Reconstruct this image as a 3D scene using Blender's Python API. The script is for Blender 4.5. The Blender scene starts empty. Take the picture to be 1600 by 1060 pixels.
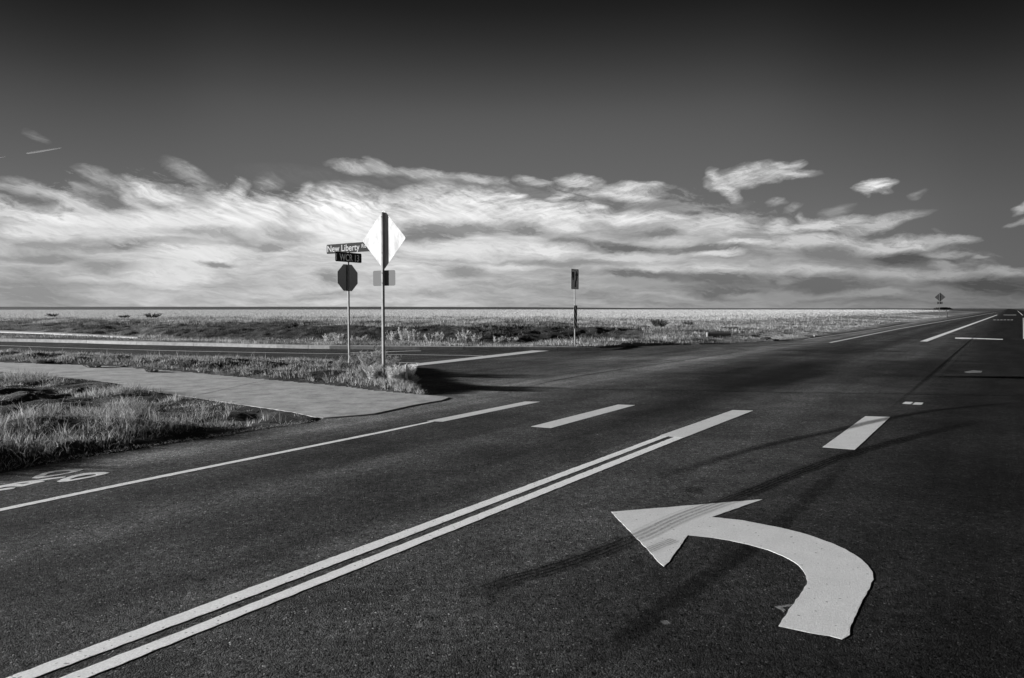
import bpy, bmesh, math, random
import numpy as np
from mathutils import Vector, Matrix
from mathutils.geometry import tessellate_polygon

random.seed(7); rng = np.random.default_rng(11)
sc = bpy.context.scene
C = sc.collection

# ---------------------------------------------------------------- camera
F = 1110.0; CAMH = 1.75; PITCH = math.atan(48/F)
cam = bpy.data.cameras.new('camera'); camo = bpy.data.objects.new('camera', cam); C.objects.link(camo)
cam.sensor_width = 36; cam.lens = F/1600*36; cam.clip_start = 0.05; cam.clip_end = 60000
camo.location = (0, 0, CAMH); camo.rotation_euler = (math.pi/2 - PITCH, 0, 0)
sc.camera = camo
sc.render.resolution_x = 1024; sc.render.resolution_y = 678

def ray(px, py):
    """unit direction of a point seen in a 1600x1060 view"""
    v = Vector(((px-800)/F, 1.0, -(py-530)/F))
    c, s = math.cos(-PITCH), math.sin(-PITCH)
    return Vector((v.x, v.y*c - v.z*s, v.y*s + v.z*c)).normalized()
def G(px, py, z=0.0):
    d = ray(px, py); k = (z-CAMH)/d.z
    return Vector((d.x*k, d.y*k, z))
def azel(px, py):
    d = ray(px, py)
    return math.atan2(d.x, d.y), math.asin(d.z)

# ---------------------------------------------------------------- light
EXPO = 1.45
sc.view_settings.view_transform = 'Standard'; sc.view_settings.look = 'None'
sc.view_settings.exposure = EXPO; sc.view_settings.gamma = 1.0
SUN_EL = math.radians(8.0)
SUN_DIR = Vector((-0.990, 0.137, 0)).normalized()*math.cos(SUN_EL) + Vector((0, 0, math.sin(SUN_EL)))
sun = bpy.data.lights.new('sun', 'SUN'); suno = bpy.data.objects.new('sun', sun); C.objects.link(suno)
sun.energy = 5.0; sun.angle = math.radians(0.5); sun.color = (1, 1, 1)
suno.location = (-30, 5, 20)
suno.rotation_euler = (-SUN_DIR).to_track_quat('-Z', 'Y').to_euler()

world = bpy.data.worlds.new('World'); sc.world = world; world.use_nodes = True
wt = world.node_tree; WN = wt.nodes; WL = wt.links
WN.clear()
def nd(tree, typ, **kw):
    n = tree.nodes.new(typ)
    for k, v in kw.items():
        setattr(n, k, v)
    return n
def lk(tree, a, b): tree.links.new(a, b)
def mathn(tree, op, a, b=None, c=None, clamp=False):
    n = tree.nodes.new('ShaderNodeMath'); n.operation = op; n.use_clamp = clamp
    for i, v in enumerate((a, b, c)):
        if v is None: continue
        if isinstance(v, (int, float)): n.inputs[i].default_value = v
        else: tree.links.new(v, n.inputs[i])
    return n.outputs[0]
def mixf(tree, f, a, b):
    n = tree.nodes.new('ShaderNodeMix'); n.data_type = 'FLOAT'; n.clamp_factor = True
    for i, v in ((0, f), (2, a), (3, b)):
        if isinstance(v, (int, float)): n.inputs[i].default_value = v
        else: tree.links.new(v, n.inputs[i])
    return n.outputs[0]
def curve1(tree, x, pts, x0, x1, y1):
    """piecewise curve of a value: pts in real units, mapped into the curve box"""
    t = mathn(tree, 'DIVIDE', mathn(tree, 'SUBTRACT', x, x0), x1-x0, clamp=True)
    n = tree.nodes.new('ShaderNodeFloatCurve')
    cv = n.mapping.curves[0]
    ps = [((a-x0)/(x1-x0), b/y1) for a, b in pts]
    while len(cv.points) < len(ps): cv.points.new(0.5, 0.5)
    for p, q in zip(cv.points, ps): p.location = q; p.handle_type = 'AUTO_CLAMPED'
    n.mapping.update()
    tree.links.new(t, n.inputs['Value'])
    return mathn(tree, 'MULTIPLY', n.outputs[0], y1)
def lin(s):
    s = s/255
    return s/12.92 if s < 0.04045 else ((s+0.055)/1.055)**2.4

SKYS = 0.1                                   # Background strength
KS = 1/(SKYS * 2**EXPO)                      # linear picture value -> value before the background strength
tc = nd(wt, 'ShaderNodeTexCoord')
sep = nd(wt, 'ShaderNodeSeparateXYZ'); lk(wt, tc.outputs['Generated'], sep.inputs[0])
AZ = mathn(wt, 'ARCTAN2', sep.outputs[0], sep.outputs[1])
EL = mathn(wt, 'ARCSINE', sep.outputs[2])
sky = nd(wt, 'ShaderNodeTexSky'); sky.sky_type = 'NISHITA'; sky.sun_disc = False
sky.sun_elevation = SUN_EL; sky.sun_rotation = math.atan2(SUN_DIR.x, SUN_DIR.y)
sky.altitude = 1500; sky.air_density = 1.0; sky.dust_density = 0.6
ssep = nd(wt, 'ShaderNodeSeparateColor'); lk(wt, sky.outputs[0], ssep.inputs[0])
# the photograph is monochrome behind a red filter: only the red channel of the sky counts
def ely(y): return azel(800, y)[1]
NS = 1.0
skyprof = [(ely(1060), 110), (ely(482), 122), (ely(430), 120), (ely(380), 114), (ely(300), 104), (ely(200), 90), (ely(140), 72),
           (ely(90), 54), (ely(40), 37), (ely(0), 26), (ely(-120), 18), (1.2, 16), (1.57, 16)]
e0, e1 = ely(482)-0.01, 0.75
prof = curve1(wt, EL, [(max(e0, min(e1, e)), lin(v)*KS) for e, v in skyprof[1:-2]] + [(e1, lin(18)*KS)], e0, e1, lin(130)*KS)
redn = mathn(wt, 'MULTIPLY', ssep.outputs[0], 1.0)
# sky by azimuth: brighter sunward, vignetted at right, unseen rear lifted to fill shade
azw = curve1(wt, AZ, [(-3.14, 1.25), (-1.6, 1.3), (-0.8, 1.02), (-0.45, 1.02), (0, 1.04), (0.3, 1.0), (0.5, 0.86), (0.62, 0.68), (0.9, 0.6), (1.5, 1.3), (2.4, 1.5), (3.14, 1.25)], -3.15, 3.15, 1.6)
base = mathn(wt, 'MULTIPLY', prof, azw)
hi = curve1(wt, EL, [(0.12, 0), (0.2, .25), (0.3, .7), (0.42, 1.0)], 0.10, 0.43, 1.0)
haz = curve1(wt, AZ, [(-1.2, .5), (-0.60, .28), (-0.35, .82), (0, 1.0), (0.28, .9), (0.58, .2), (.8, .22), (1.2, .5)], -1.25, 1.25, 1.0)  # vignette of the upper corners put into the sky colour
base = mathn(wt, 'MULTIPLY', base, mixf(wt, hi, 1.0, haz))
base = mathn(wt, 'ADD', mathn(wt, 'MULTIPLY', base, 0.94), mathn(wt, 'MULTIPLY', mathn(wt, 'MINIMUM', redn, 3.0), 0.012))

# --- clouds, laid out on the sky by azimuth and elevation
uv = nd(wt, 'ShaderNodeCombineXYZ'); lk(wt, AZ, uv.inputs[0]); lk(wt, EL, uv.inputs[1])
def wnoise(vec, scale, detail, sx, sy, rot=0, rough=0.55, dist=0.0, color=False, ox=0):
    mp = nd(wt, 'ShaderNodeMapping', vector_type='TEXTURE'); mp.inputs['Scale'].default_value = (1/sx, 1/sy, 1)
    mp.inputs['Rotation'].default_value = (0, 0, rot); mp.inputs['Location'].default_value = (ox, 0, 0)
    lk(wt, vec, mp.inputs[0])
    n = nd(wt, 'ShaderNodeTexNoise'); n.inputs['Scale'].default_value = scale; n.inputs['Detail'].default_value = detail
    n.inputs['Roughness'].default_value = rough; n.inputs['Distortion'].default_value = dist
    lk(wt, mp.outputs[0], n.inputs['Vector'])
    return n.outputs['Color' if color else 'Fac']
def warp(vec, noisecol, ax, ay):
    s = nd(wt, 'ShaderNodeVectorMath', operation='SUBTRACT'); lk(wt, noisecol, s.inputs[0]); s.inputs[1].default_value = (0.5, 0.5, 0.5)
    m = nd(wt, 'ShaderNodeVectorMath', operation='MULTIPLY'); lk(wt, s.outputs[0], m.inputs[0]); m.inputs[1].default_value = (ax, ay, 0)
    a = nd(wt, 'ShaderNodeVectorMath', operation='ADD'); lk(wt, vec, a.inputs[0]); lk(wt, m.outputs[0], a.inputs[1])
    return a.outputs[0]
w1 = warp(uv.outputs[0], wnoise(uv.outputs[0], 9, 2, 1, 3.0, color=True), 0.05, 0.022)
w2 = warp(w1, wnoise(uv.outputs[0], 40, 4, 1, 2.2, rot=0.3, rough=0.6, color=True, ox=3), 0.015, 0.009)
w3 = warp(w2, wnoise(w1, 120, 4, 1, 2.5, rot=0.35, rough=0.65, color=True, ox=7), 0.006, 0.0028)
WV = w3
streak = wnoise(w2, 10, 6, 1, 7.0, rot=-0.02, rough=0.6)            # long level streaks
wisp = wnoise(w2, 30, 6, 1, 4.0, rot=-0.25, rough=0.65, dist=0.3, ox=5)
fibL = wnoise(w1, 22, 7, 1, 7.0, rot=-0.40, rough=0.6, ox=23); fibR = wnoise(w1, 24, 7, 1, 7.0, rot=0.22, rough=0.68, ox=31)
fib = wnoise(w2, 60, 5, 1, 5.0, rot=-0.12, rough=0.65, ox=13)
wisp2 = wnoise(w1, 70, 4, 1, 1.6, rot=0.5, rough=0.6, dist=0.6, ox=9)

# cloud bank: upper edge by azimuth, own brightness by azimuth
top = [(0, 292), (100, 296), (200, 284), (300, 290), (400, 300), (500, 300), (600, 296), (700, 303), (800, 288), (900, 290), (1000, 296),
       (1100, 316), (1200, 336), (1300, 352), (1400, 374), (1500, 386), (1560, 412), (1600, 432), (1750, 445)]
tpts = [(azel(x, y)[0], azel(x, y)[1]) for x, y in top]
TOP = curve1(wt, AZ, [(-2.5, .2), (-0.8, tpts[0][1])] + tpts + [(1.2, .16), (2.5, .22)], -2.51, 2.51, 0.25)
edge = mathn(wt, 'SUBTRACT', TOP, EL)
edge = mathn(wt, 'ADD', edge, mathn(wt, 'MULTIPLY', mathn(wt, 'SUBTRACT', wisp, 0.5), 0.10))
edge = mathn(wt, 'ADD', edge, mathn(wt, 'MULTIPLY', mathn(wt, 'SUBTRACT', wisp2, 0.5), 0.035))
mask = mathn(wt, 'SMOOTH_MIN', mathn(wt, 'MULTIPLY', mathn(wt, 'MAXIMUM', mathn(wt, 'ADD', edge, 0.004), 0.0), 26.0), 1.0, 0.4)
bval = curve1(wt, AZ, [(azel(x, 400)[0], lin(v)*KS) for x, v in ((-200, 190), (0, 195), (300, 205), (550, 208), (800, 188), (1000, 172), (1200, 156), (1400, 140), (1600, 126), (1750, 120))] + [(1.3, lin(170)*KS), (2.2, lin(215)*KS)], azel(-200, 400)[0], 2.3, lin(215)*KS)  # last points: unseen cloud out of view, brightened to fill shaded faces
bval = mathn(wt, 'MULTIPLY', bval, curve1(wt, EL, [(ely(482), 0.82), (ely(455), 0.80), (ely(430), 0.9), (ely(400), 1.0), (ely(340), 1.04), (ely(300), 0.8), (ely(270), 0.65)], ely(482), ely(270), 1.2))
bval = mathn(wt, 'MULTIPLY', bval, mathn(wt, 'ADD', -0.05, mathn(wt, 'ADD', mathn(wt, 'MULTIPLY', streak, 1.75), mathn(wt, 'MULTIPLY', fib, 0.4))))
col = mixf(wt, mathn(wt, 'MULTIPLY', mask, 0.93), base, bval)

NK = mathn(wt, 'ADD', mathn(wt, 'ADD', mathn(wt, 'MULTIPLY', wisp, 2.2), mathn(wt, 'MULTIPLY', fib, 2.2)), -1.15)
STROKES = """0,296,66,312,9,112,1;127,290,225,324,13,115,1;150,280,200,297,7,112,.8;215,290,275,320,10,112,1;0,284,80,299,8,172,1;80,299,172,340,8,205,1
130,266,190,287,7,155,1;198,284,300,318,8,215,1;118,284,170,299,4,150,1;195,300,250,322,6,195,1;0,331,200,347,6,236,1;150,346,420,346,14,228,1
268,260,325,290,8,158,.8;350,312,376,291,9,205,.7;330,322,400,345,20,230,1;290,300,330,318,9,158,.7;0,375,150,382,10,160,1;150,385,330,382,8,138,1
0,359,100,361,9,226,1;240,358,400,366,6,176,.8;360,366,405,380,10,165,.8;240,392,375,400,14,228,1;0,400,145,403,6,150,1;120,416,210,419,6,156,1;0,418,60,420,5,162,.8
304,410,370,412,3.5,148,1;210,429,330,432,14,222,1;-20,448,110,468,22,150,.9;44,209,66,217,5,128,.7;520,258,620,267,7,182,1;620,266,705,279,7,178,1;705,279,790,286,6,182,1
570,250,600,262,5,172,.9;400,272,560,284,11,108,1;560,280,660,288,10,112,1;640,284,750,298,9,126,1;700,300,765,306,10,140,.9;402,286,430,282,7,165,.45;470,300,480,290,7,190,.6
620,303,690,292,10,195,1;490,335,585,340,34,240,1;395,345,440,340,24,232,1;640,320,800,318,18,224,1;625,336,800,340,10,228,1;440,330,460,345,9,186,.7
620,355,800,357,10,148,1;620,368,725,373,11,134,1;400,363,490,370,9,172,.8;400,383,452,384,6,156,.9;650,386,800,392,12,226,1;690,424,755,428,9,152,1;495,435,525,436,9,150,1
740,417,840,417,4,216,1;560,440,700,446,8,205,.8;812,281,858,284,5,174,1;876,279,935,286,7,196,1;945,293,1042,291,6,194,1;930,300,1022,308,9,208,1
805,300,862,306,11,122,1;936,314,987,317,9,112,1;1003,320,1066,321,7,138,1;1128,323,1162,316,6,118,1;856,313,892,303,4,200,1;918,324,947,325,4,214,1;790,312,818,310,4,226,1
800,332,920,338,11,229,1;943,341,1056,341,7,226,1;1065,350,1170,350,13,208,1;855,354,905,356,5,226,1;790,358,862,361,7,138,1;850,377,930,382,9,138,1;930,385,1030,388,8,112,1
1030,388,1172,388,6,126,1;1008,365,1062,365,6,132,1;800,372,850,372,4,208,1;796,390,905,390,10,230,1;920,404,1060,401,7,208,1;1085,398,1157,396,4,216,1;1000,376,1092,378,6,198,1
1120,381,1200,382,4,216,1;985,417,1065,417,5,204,1;1065,421,1185,427,8,208,1;800,411,985,411,4,152,1;930,428,1060,431,7,118,1;1060,433,1200,440,9,116,1;937,440,1050,443,6,162,1
1070,455,1200,455,8,115,1;1128,460,1200,463,4,158,1;1116,274,1140,300,10,208,1;1135,283,1205,268,12,196,1;1200,263,1252,257,5,192,1;1200,272,1276,269,5,190,1;1195,281,1228,277,5,172,1
1346,293,1388,286,7,222,1;1352,300,1344,304,4,150,.7;1426,307,1448,301,3.5,140,.6;1376,299,1392,300,3,146,1;1208,362,1342,344,7,210,1;1202,357,1222,352,9,204,1;1310,362,1436,336,7,186,1
1256,340,1264,348,5,185,.6;1230,330,1248,325,4,150,.7;1200,316,1226,316,5,154,1;1298,336,1328,326,6,142,.9;1200,382,1332,377,8,204,1;1320,388,1462,376,9,200,1;1445,375,1518,372,5,182,1
1380,402,1440,400,10,90,1;1435,406,1505,405,5,102,1;1250,395,1360,400,9,128,1;1443,396,1518,396,4,164,1;1528,402,1548,403,2.5,156,1;1450,411,1482,416,7,158,1;1200,421,1320,428,7,190,1
1320,430,1440,432,8,178,1;1440,431,1530,430,6,168,1;1525,429,1610,424,6,168,1;1200,443,1380,446,11,112,1;1500,445,1620,449,11,84,1;1222,442,1240,442,5,146,1;1195,464,1272,464,6,152,1
1310,461,1422,458,4,158,1;1578,332,1612,316,5,172,1;1576,351,1610,341,3,150,1;1105,283,1112,292,4,150,.8"""
for item in STROKES.replace('\n', ';').split(';'):
    x1, y1, x2, y2, w, v, a = [float(t) for t in item.split(',')]
    if v < 185 and y1 > 350: v -= 6; a *= 1.1
    A = azel(x1, y1); B = azel(x2, y2)
    cx, cy = (A[0]+B[0])/2, (A[1]+B[1])/2
    ang = math.atan2(B[1]-A[1], B[0]-A[0]); L = math.hypot(B[0]-A[0], B[1]-A[1])/2
    ww = w/F
    mp = nd(wt, 'ShaderNodeMapping', vector_type='TEXTURE')
    mp.inputs['Location'].default_value = (cx, cy, 0); mp.inputs['Rotation'].default_value = (0, 0, ang)
    mp.inputs['Scale'].default_value = (L*1.25+ww*1.2, ww*1.6, 1)
    lk(wt, WV, mp.inputs[0])
    g = nd(wt, 'ShaderNodeTexGradient', gradient_type='SPHERICAL'); lk(wt, mp.outputs[0], g.inputs[0])
    f = mathn(wt, 'MULTIPLY', g.outputs['Fac'], NK)
    f = mathn(wt, 'MULTIPLY', f, 1.3*a)
    f = mathn(wt, 'MINIMUM', f, 0.95)
    col = mixf(wt, f, col, lin(v)*KS)
hair = mixf(wt, curve1(wt, AZ, [(-0.3, 0), (-0.12, .15), (0.02, 1)], -0.3, 0.05, 1.0), fibL, fibR)
upw = curve1(wt, EL, [(ely(420), .15), (ely(370), .25), (ely(340), .55), (ely(310), 1.0), (ely(240), 1.0)], ely(420), ely(240), 1.0)
hk = mathn(wt, 'ADD', 1.0, mathn(wt, 'MULTIPLY', upw, mathn(wt, 'MULTIPLY', mathn(wt, 'SUBTRACT', hair, .47), 2.9)))
hk = mathn(wt, 'MINIMUM', mathn(wt, 'MAXIMUM', hk, 0.1), 1.35)
col = mathn(wt, 'ADD', base, mathn(wt, 'MULTIPLY', mathn(wt, 'SUBTRACT', col, base), hk))
bg = nd(wt, 'ShaderNodeBackground'); bg.inputs['Strength'].default_value = SKYS
lk(wt, col, bg.inputs['Color'])
wo = nd(wt, 'ShaderNodeOutputWorld'); lk(wt, bg.outputs[0], wo.inputs[0])

# ---------------------------------------------------------------- helpers
VPX = 1574
ANG = math.atan2(ray(VPX, 482).x, ray(VPX, 482).y)       # heading of the main road, right of straight ahead
Md = np.array((math.sin(ANG), math.cos(ANG))); Rt = np.array((math.cos(ANG), -math.sin(ANG)))
def ST(p): return float(p[0]*Rt[0]+p[1]*Rt[1]), float(p[0]*Md[0]+p[1]*Md[1])
def XY(s, t): return (s*Rt[0]+t*Md[0], s*Rt[1]+t*Md[1])

def mat(name, col=0.5, rough=0.7, metal=0.0, spec=0.3):
    m = bpy.data.materials.new(name); m.use_nodes = True
    b = m.node_tree.nodes['Principled BSDF']
    b.inputs['Base Color'].default_value = (col, col, col, 1); b.inputs['Roughness'].default_value = rough
    b.inputs['Metallic'].default_value = metal; b.inputs['Specular IOR Level'].default_value = spec
    return m
def bs(m): return m.node_tree.nodes['Principled BSDF']
def pos(tree, scale=(1, 1, 1), rot=0.0, src='Object'):
    t = nd(tree, 'ShaderNodeTexCoord'); mp = nd(tree, 'ShaderNodeMapping')
    mp.inputs['Scale'].default_value = scale; mp.inputs['Rotation'].default_value = (0, 0, rot)
    lk(tree, t.outputs[src], mp.inputs[0]); return mp.outputs[0]
def noise(tree, vec, scale, detail=4, rough=0.55, dist=0.0):
    n = nd(tree, 'ShaderNodeTexNoise'); n.inputs['Scale'].default_value = scale; n.inputs['Detail'].default_value = detail
    n.inputs['Roughness'].default_value = rough; n.inputs['Distortion'].default_value = dist
    lk(tree, vec, n.inputs['Vector']); return n.outputs['Fac']
def maprange(tree, v, a, b, c, d):
    n = nd(tree, 'ShaderNodeMapRange'); lk(tree, v, n.inputs[0])
    for i, x in enumerate((a, b, c, d)): n.inputs[i+1].default_value = x
    return n.outputs[0]
def setcol(m, v): lk(m.node_tree, v, bs(m).inputs['Base Color'])
def bump(m, h, strength=0.5, dist=0.01):
    b = nd(m.node_tree, 'ShaderNodeBump'); b.inputs['Strength'].default_value = strength; b.inputs['Distance'].default_value = dist
    lk(m.node_tree, h, b.inputs['Height']); lk(m.node_tree, b.outputs[0], bs(m).inputs['Normal'])

def link(name, me, parent=None, m=None):
    o = bpy.data.objects.new(name, me); C.objects.link(o)
    if parent is not None: o.parent = parent
    if m is not None and hasattr(me, 'materials') and not me.materials: me.materials.append(m)
    return o
def tag(o, label=None, cat=None, group=None, kind=None):
    if label: o['label'] = label
    if cat: o['category'] = cat
    if group: o['group'] = group
    if kind: o['kind'] = kind
    return o
def empty(name, loc, rz=0.0):
    o = bpy.data.objects.new(name, None); C.objects.link(o); o.location = loc; o.rotation_euler = (0, 0, rz)
    o.empty_display_size = 0.3
    return o
def pymesh(name, vs, fs):
    me = bpy.data.meshes.new(name); me.from_pydata([tuple(v) for v in vs], [], [tuple(f) for f in fs]); me.update(); return me
def flat_poly(loops, z0, z1=None):
    """filled outline (with holes), optionally with thickness from z0 to z1"""
    loops = [[Vector((p[0], p[1], 0)) for p in lp] for lp in loops]
    tris = tessellate_polygon(loops)
    pts = [p for lp in loops for p in lp]; n = len(pts)
    zt = z0 if z1 is None else z1
    vs = [(p.x, p.y, zt) for p in pts]; fs = []
    for t in tris:
        a, b, c = [pts[i] for i in t]
        if (b-a).cross(c-a).z < 0: t = (t[0], t[2], t[1])
        fs.append(tuple(t))
    if z1 is not None:
        vs += [(p.x, p.y, z0) for p in pts]; k = 0
        for li, lp in enumerate(loops):
            m_ = len(lp); ar = sum(lp[i].x*lp[(i+1) % m_].y-lp[(i+1) % m_].x*lp[i].y for i in range(m_))
            for i in range(m_):
                a = k+i; b = k+(i+1) % m_
                flip = (ar > 0) ^ (li > 0)
                fs.append((a, n+a, n+b, b) if flip else (a, b, n+b, n+a))
            k += m_
    return vs, fs
def Gl(pts): return [G(x, y) for x, y in pts]
def ribbon(pts, w, z, taper=0.0, jitter=0.0):
    """flat strip of width w (or list) along ground points"""
    n = len(pts); vs = []; fs = []
    for i, p in enumerate(pts):
        a = pts[max(0, i-1)]; b = pts[min(n-1, i+1)]
        d = Vector((b[0]-a[0], b[1]-a[1])).normalized(); nrm = Vector((-d.y, d.x))
        ww = w[i] if isinstance(w, (list, tuple)) else w
        ww = ww*(1+jitter*random.uniform(-1, 1))
        off = jitter*ww*random.uniform(-.6, .6)
        vs += [(p[0]+nrm.x*(ww/2+off), p[1]+nrm.y*(ww/2+off), z), (p[0]-nrm.x*(ww/2-off), p[1]-nrm.y*(ww/2-off), z)]
        if i: k = 2*i; fs.append((k-2, k-1, k+1, k))
    return vs, fs
def resample(pts, step):
    out = [Vector((pts[0][0], pts[0][1]))]
    P = [Vector((p[0], p[1])) for p in pts]
    for a, b in zip(P, P[1:]):
        L = (b-a).length; k = max(1, int(L/step))
        for i in range(1, k+1): out.append(a.lerp(b, i/k))
    return out
def smooth(pts, it=2):
    P = [Vector((p[0], p[1])) for p in pts]
    for _ in range(it):
        Q = [P[0]]
        for a, b in zip(P, P[1:]): Q += [a.lerp(b, .25), a.lerp(b, .75)]
        Q.append(P[-1]); P = Q
    return P

# numpy value noise
_perm = rng.permutation(512); _val = rng.random(512)
def vnoise(x, y):
    xi = np.floor(x).astype(int); yi = np.floor(y).astype(int); fx = x-xi; fy = y-yi
    fx = fx*fx*(3-2*fx); fy = fy*fy*(3-2*fy)
    def h(a, b): return _val[(_perm[(a % 512)]+b*7+_perm[(b % 512)]) % 512]
    return (h(xi, yi)*(1-fx)+h(xi+1, yi)*fx)*(1-fy)+(h(xi, yi+1)*(1-fx)+h(xi+1, yi+1)*fx)*fy
def fbm(x, y, o=4, g=0.5):
    s = 0; a = 1; n = 0
    for k in range(o):
        s = s+a*vnoise(x*2**k+17.3*k, y*2**k+5.1*k); n += a; a *= g
    return s/n
def inpoly(x, y, poly):
    r = np.zeros(x.shape, bool); n = len(poly); j = n-1
    for i in range(n):
        xi, yi = poly[i][0], poly[i][1]; xj, yj = poly[j][0], poly[j][1]
        if yi != yj:
            c = ((yi > y) != (yj > y)) & (x < (xj-xi)*(y-yi)/(yj-yi)+xi)
            r ^= c
        j = i
    return r
def pdist(x, y, pts, closed=False):
    d = np.full(x.shape, 1e9); P = list(pts) + ([pts[0]] if closed else [])
    for a, b in zip(P, P[1:]):
        ax, ay = a[0], a[1]; dx = b[0]-ax; dy = b[1]-ay; L = dx*dx+dy*dy+1e-12
        t = np.clip(((x-ax)*dx+(y-ay)*dy)/L, 0, 1)
        d = np.minimum(d, np.hypot(x-ax-t*dx, y-ay-t*dy))
    return d
def ss(a, b, x): t = np.clip((x-a)/(b-a), 0, 1); return t*t*(3-2*t)

# ---------------------------------------------------------------- plan of the place
SL, SR = -9.3, 9.5                         # far edges of the main road either side of the camera line
near_edge = Gl([(-250, 790), (-100, 757), (0, 739.5), (48, 730), (114, 718.5), (195, 705.5), (276, 692.5), (357, 681), (422, 669.5), (488, 660)])
path_end = Gl([(500, 654), (560, 650), (584, 647.6), (646, 634), (690, 626.5), (701, 622.3)])
corner = Gl([(670, 619.0), (654, 612), (646, 603), (641, 592), (636, 582), (628, 575)])
cross_near = Gl([(600, 571), (480, 563.5), (340, 560), (225, 557.8), (150, 556.2), (75, 554.4), (0, 552.6), (-200, 549), (-600, 543)])
kerb_line = Gl([(-600, 526), (-200, 531), (0, 533.8), (112, 536), (206, 538.8), (300, 540.8), (480, 545.2), (620, 546.6), (760, 547.6), (908, 548), (955, 547), (974, 544)])
far_edge = Gl([(976, 541), (1040, 539.5), (1110, 538), (1190, 534.5), (1255, 530.2), (1310, 522.5), (1360, 515.5), (1408, 507), (1455, 500)])
sfar, tfar = ST(far_edge[-1])
behind = [XY(-9.0, -30)]
road_poly = ([Vector((*XY(-9.2, -30), 0))] + near_edge + path_end + corner + cross_near + kerb_line + far_edge +
             [Vector((*XY(sfar-0.3, tfar+60), 0)), Vector((*XY(sfar-0.4, 2500), 0)), Vector((*XY(SR, 2500), 0)), Vector((*XY(SR, -30), 0))])
path_up = Gl([(-600, 553), (-200, 561), (0, 566.6), (162, 572.2), (244, 578), (309, 583.5), (406, 592.5), (520, 602.5), (600, 612), (650, 617), (690, 620.5)])
path_lo = Gl([(-600, 562), (-200, 575), (0, 584), (65, 590), (140, 597.5), (211, 607.5), (270, 617.5), (357, 630.5), (455, 645), (494, 653.5)])
path_poly = path_up + [G(701, 622.3), G(690, 626.5), G(646, 634), G(584, 647.6), G(560, 650), G(505, 654.2)] + list(reversed(path_lo))
far_path = Gl([(-600, 505.5), (0, 520.2), (80, 523.3), (150, 527), (215, 531.2), (215, 532.4), (150, 529.0), (80, 525.3), (0, 522.4), (-600, 510)])
kn = [(p[0], p[1]) for p in kerb_line]

def terrain_z(x, y):
    s = x*Rt[0]+y*Rt[1]; t = x*Md[0]+y*Md[1]; R = np.hypot(x, y); az = np.arctan2(x, y)
    rd = RP_d; inside = RP_in
    z = np.zeros(x.shape)
    # near verges on the left side of the road, both sides of the footway
    pd = PP_d
    n1 = fbm(x*0.9, y*0.9, 4); n2 = fbm(x*3.1+9, y*3.1, 3)
    tip = ss(4.8, 6.6, t)*(~KERBSIDE)*(x > -9)*(t < 10.5)
    zA = -0.03 + 0.09*ss(0, 0.7, rd)*(1-.85*tip) + (n1-0.42)*(0.42-.24*tip)*ss(0.1, 1.5, rd)*ss(0.0, 0.9, pd) + (n2-0.5)*0.10*ss(0, .4, rd)*ss(0, .5, pd)
    # beyond the cross road
    dk = pdist(x, y, kn)
    side = ss(6, 22, s*0+x-(y-30)*0.25)                 # towards the main road the ditch runs out
    deep = 1-ss(2, 9, x-(y-30)*0.15)
    ditch = np.interp(dk, [0, 2.5, 4.5, 7.5, 9, 11, 14, 17.5, 24, 32, 400], [0.13, 0.12, 0.05, -0.30, -0.35, -0.22, 0.32, 0.66, 0.78, 0.86, 1.0])
    gentle = np.interp(dk, [0, 3, 8, 16, 24, 40, 400], [0.10, 0.10, 0.16, 0.42, 0.62, 0.8, 1.0])
    zC = ditch*deep+gentle*(1-deep)
    dm = -(s-SL)                                            # distance left of the main road
    zC = np.where(dm > 0, np.minimum(zC, np.where(zC > 0.05, 0.05+np.interp(dm, [0, 3, 14, 30], [0.0, 0.06, 0.45, 1.2]), zC)), zC)
    rough_ = np.interp(dk, [0, 2, 6, 20, 60, 200], [0.04, 0.10, 0.22, 0.16, 0.10, 0.0])
    zC = zC + (fbm(x*0.35+3, y*0.5, 4)-0.5)*rough_*2.2*ss(0, 3, dm) + (fbm(x*1.7, y*1.7+40, 3)-0.5)*rough_*0.8*ss(0, 1.0, dk)
    isC = KERBSIDE
    z = np.where(isC, zC, zA)
    z = np.where(isC, z, np.where(PP_in, -0.02, z))
    z = np.where(PP_in & ~isC, -0.03, z)
    # far land: a long low rise, higher to the left
    hr = np.interp(az, [-0.9, -0.62, -0.2, 0.0, 0.25, 0.45, 0.55, 0.7, 0.9], [3.0, 3.3, 3.75, 3.3, 1.6, 0.9, 0.7, 0.75, 0.75])
    z = np.where((~isC) & PP_in & (pd < .25), .004, z)
    z = np.where((~isC) & (~PP_in) & (pd < .35), np.maximum(z, .012), z)
    de = pdist(x, y, far_edge)
    z = np.where(isC, np.minimum(z, np.maximum(de*0.10-.01, 0.0)+np.interp(x, [1, 11], [.2, 0])), z)
    z = np.where(isC & (dk < .25), -.06, z)
    mx_, my_ = G(626, 601).x, G(626, 601).y
    z = np.where(isC | PP_in, z, z+(.05*np.exp(-(((x-mx_)/.75)**2+((y-my_)/.55)**2))+.10*(1-ss(.5, 1.6, pdist(x, y, corner))))*ss(0, .22, rd)*ss(0, .2, pd))
    far = ss(430, 900, R)
    z = z*(1-far) + hr*far
    z = np.where((s > SR), np.where(isC & (s < SR), z, -0.03-0.12*ss(0, 4, s-SR)+(n1-.5)*.1*ss(0, 3, s-SR))*(1-far)+ -0.3*far, z)
    road_far = ss(0, 12, np.maximum(-(s-SL), 0))            # land beside the road falls to road level
    z = np.where((s > SL-12) & (s < SR) & (R > 100), z*road_far-0.03, z)
    lowr = np.interp(rd, [0, 1.2], [0.03, 0.0])
    z = np.where(inside, -0.06, z)
    z = np.where((~inside) & (~isC) & (t < -5), np.minimum(z, 0.05), z)
    return z

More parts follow.
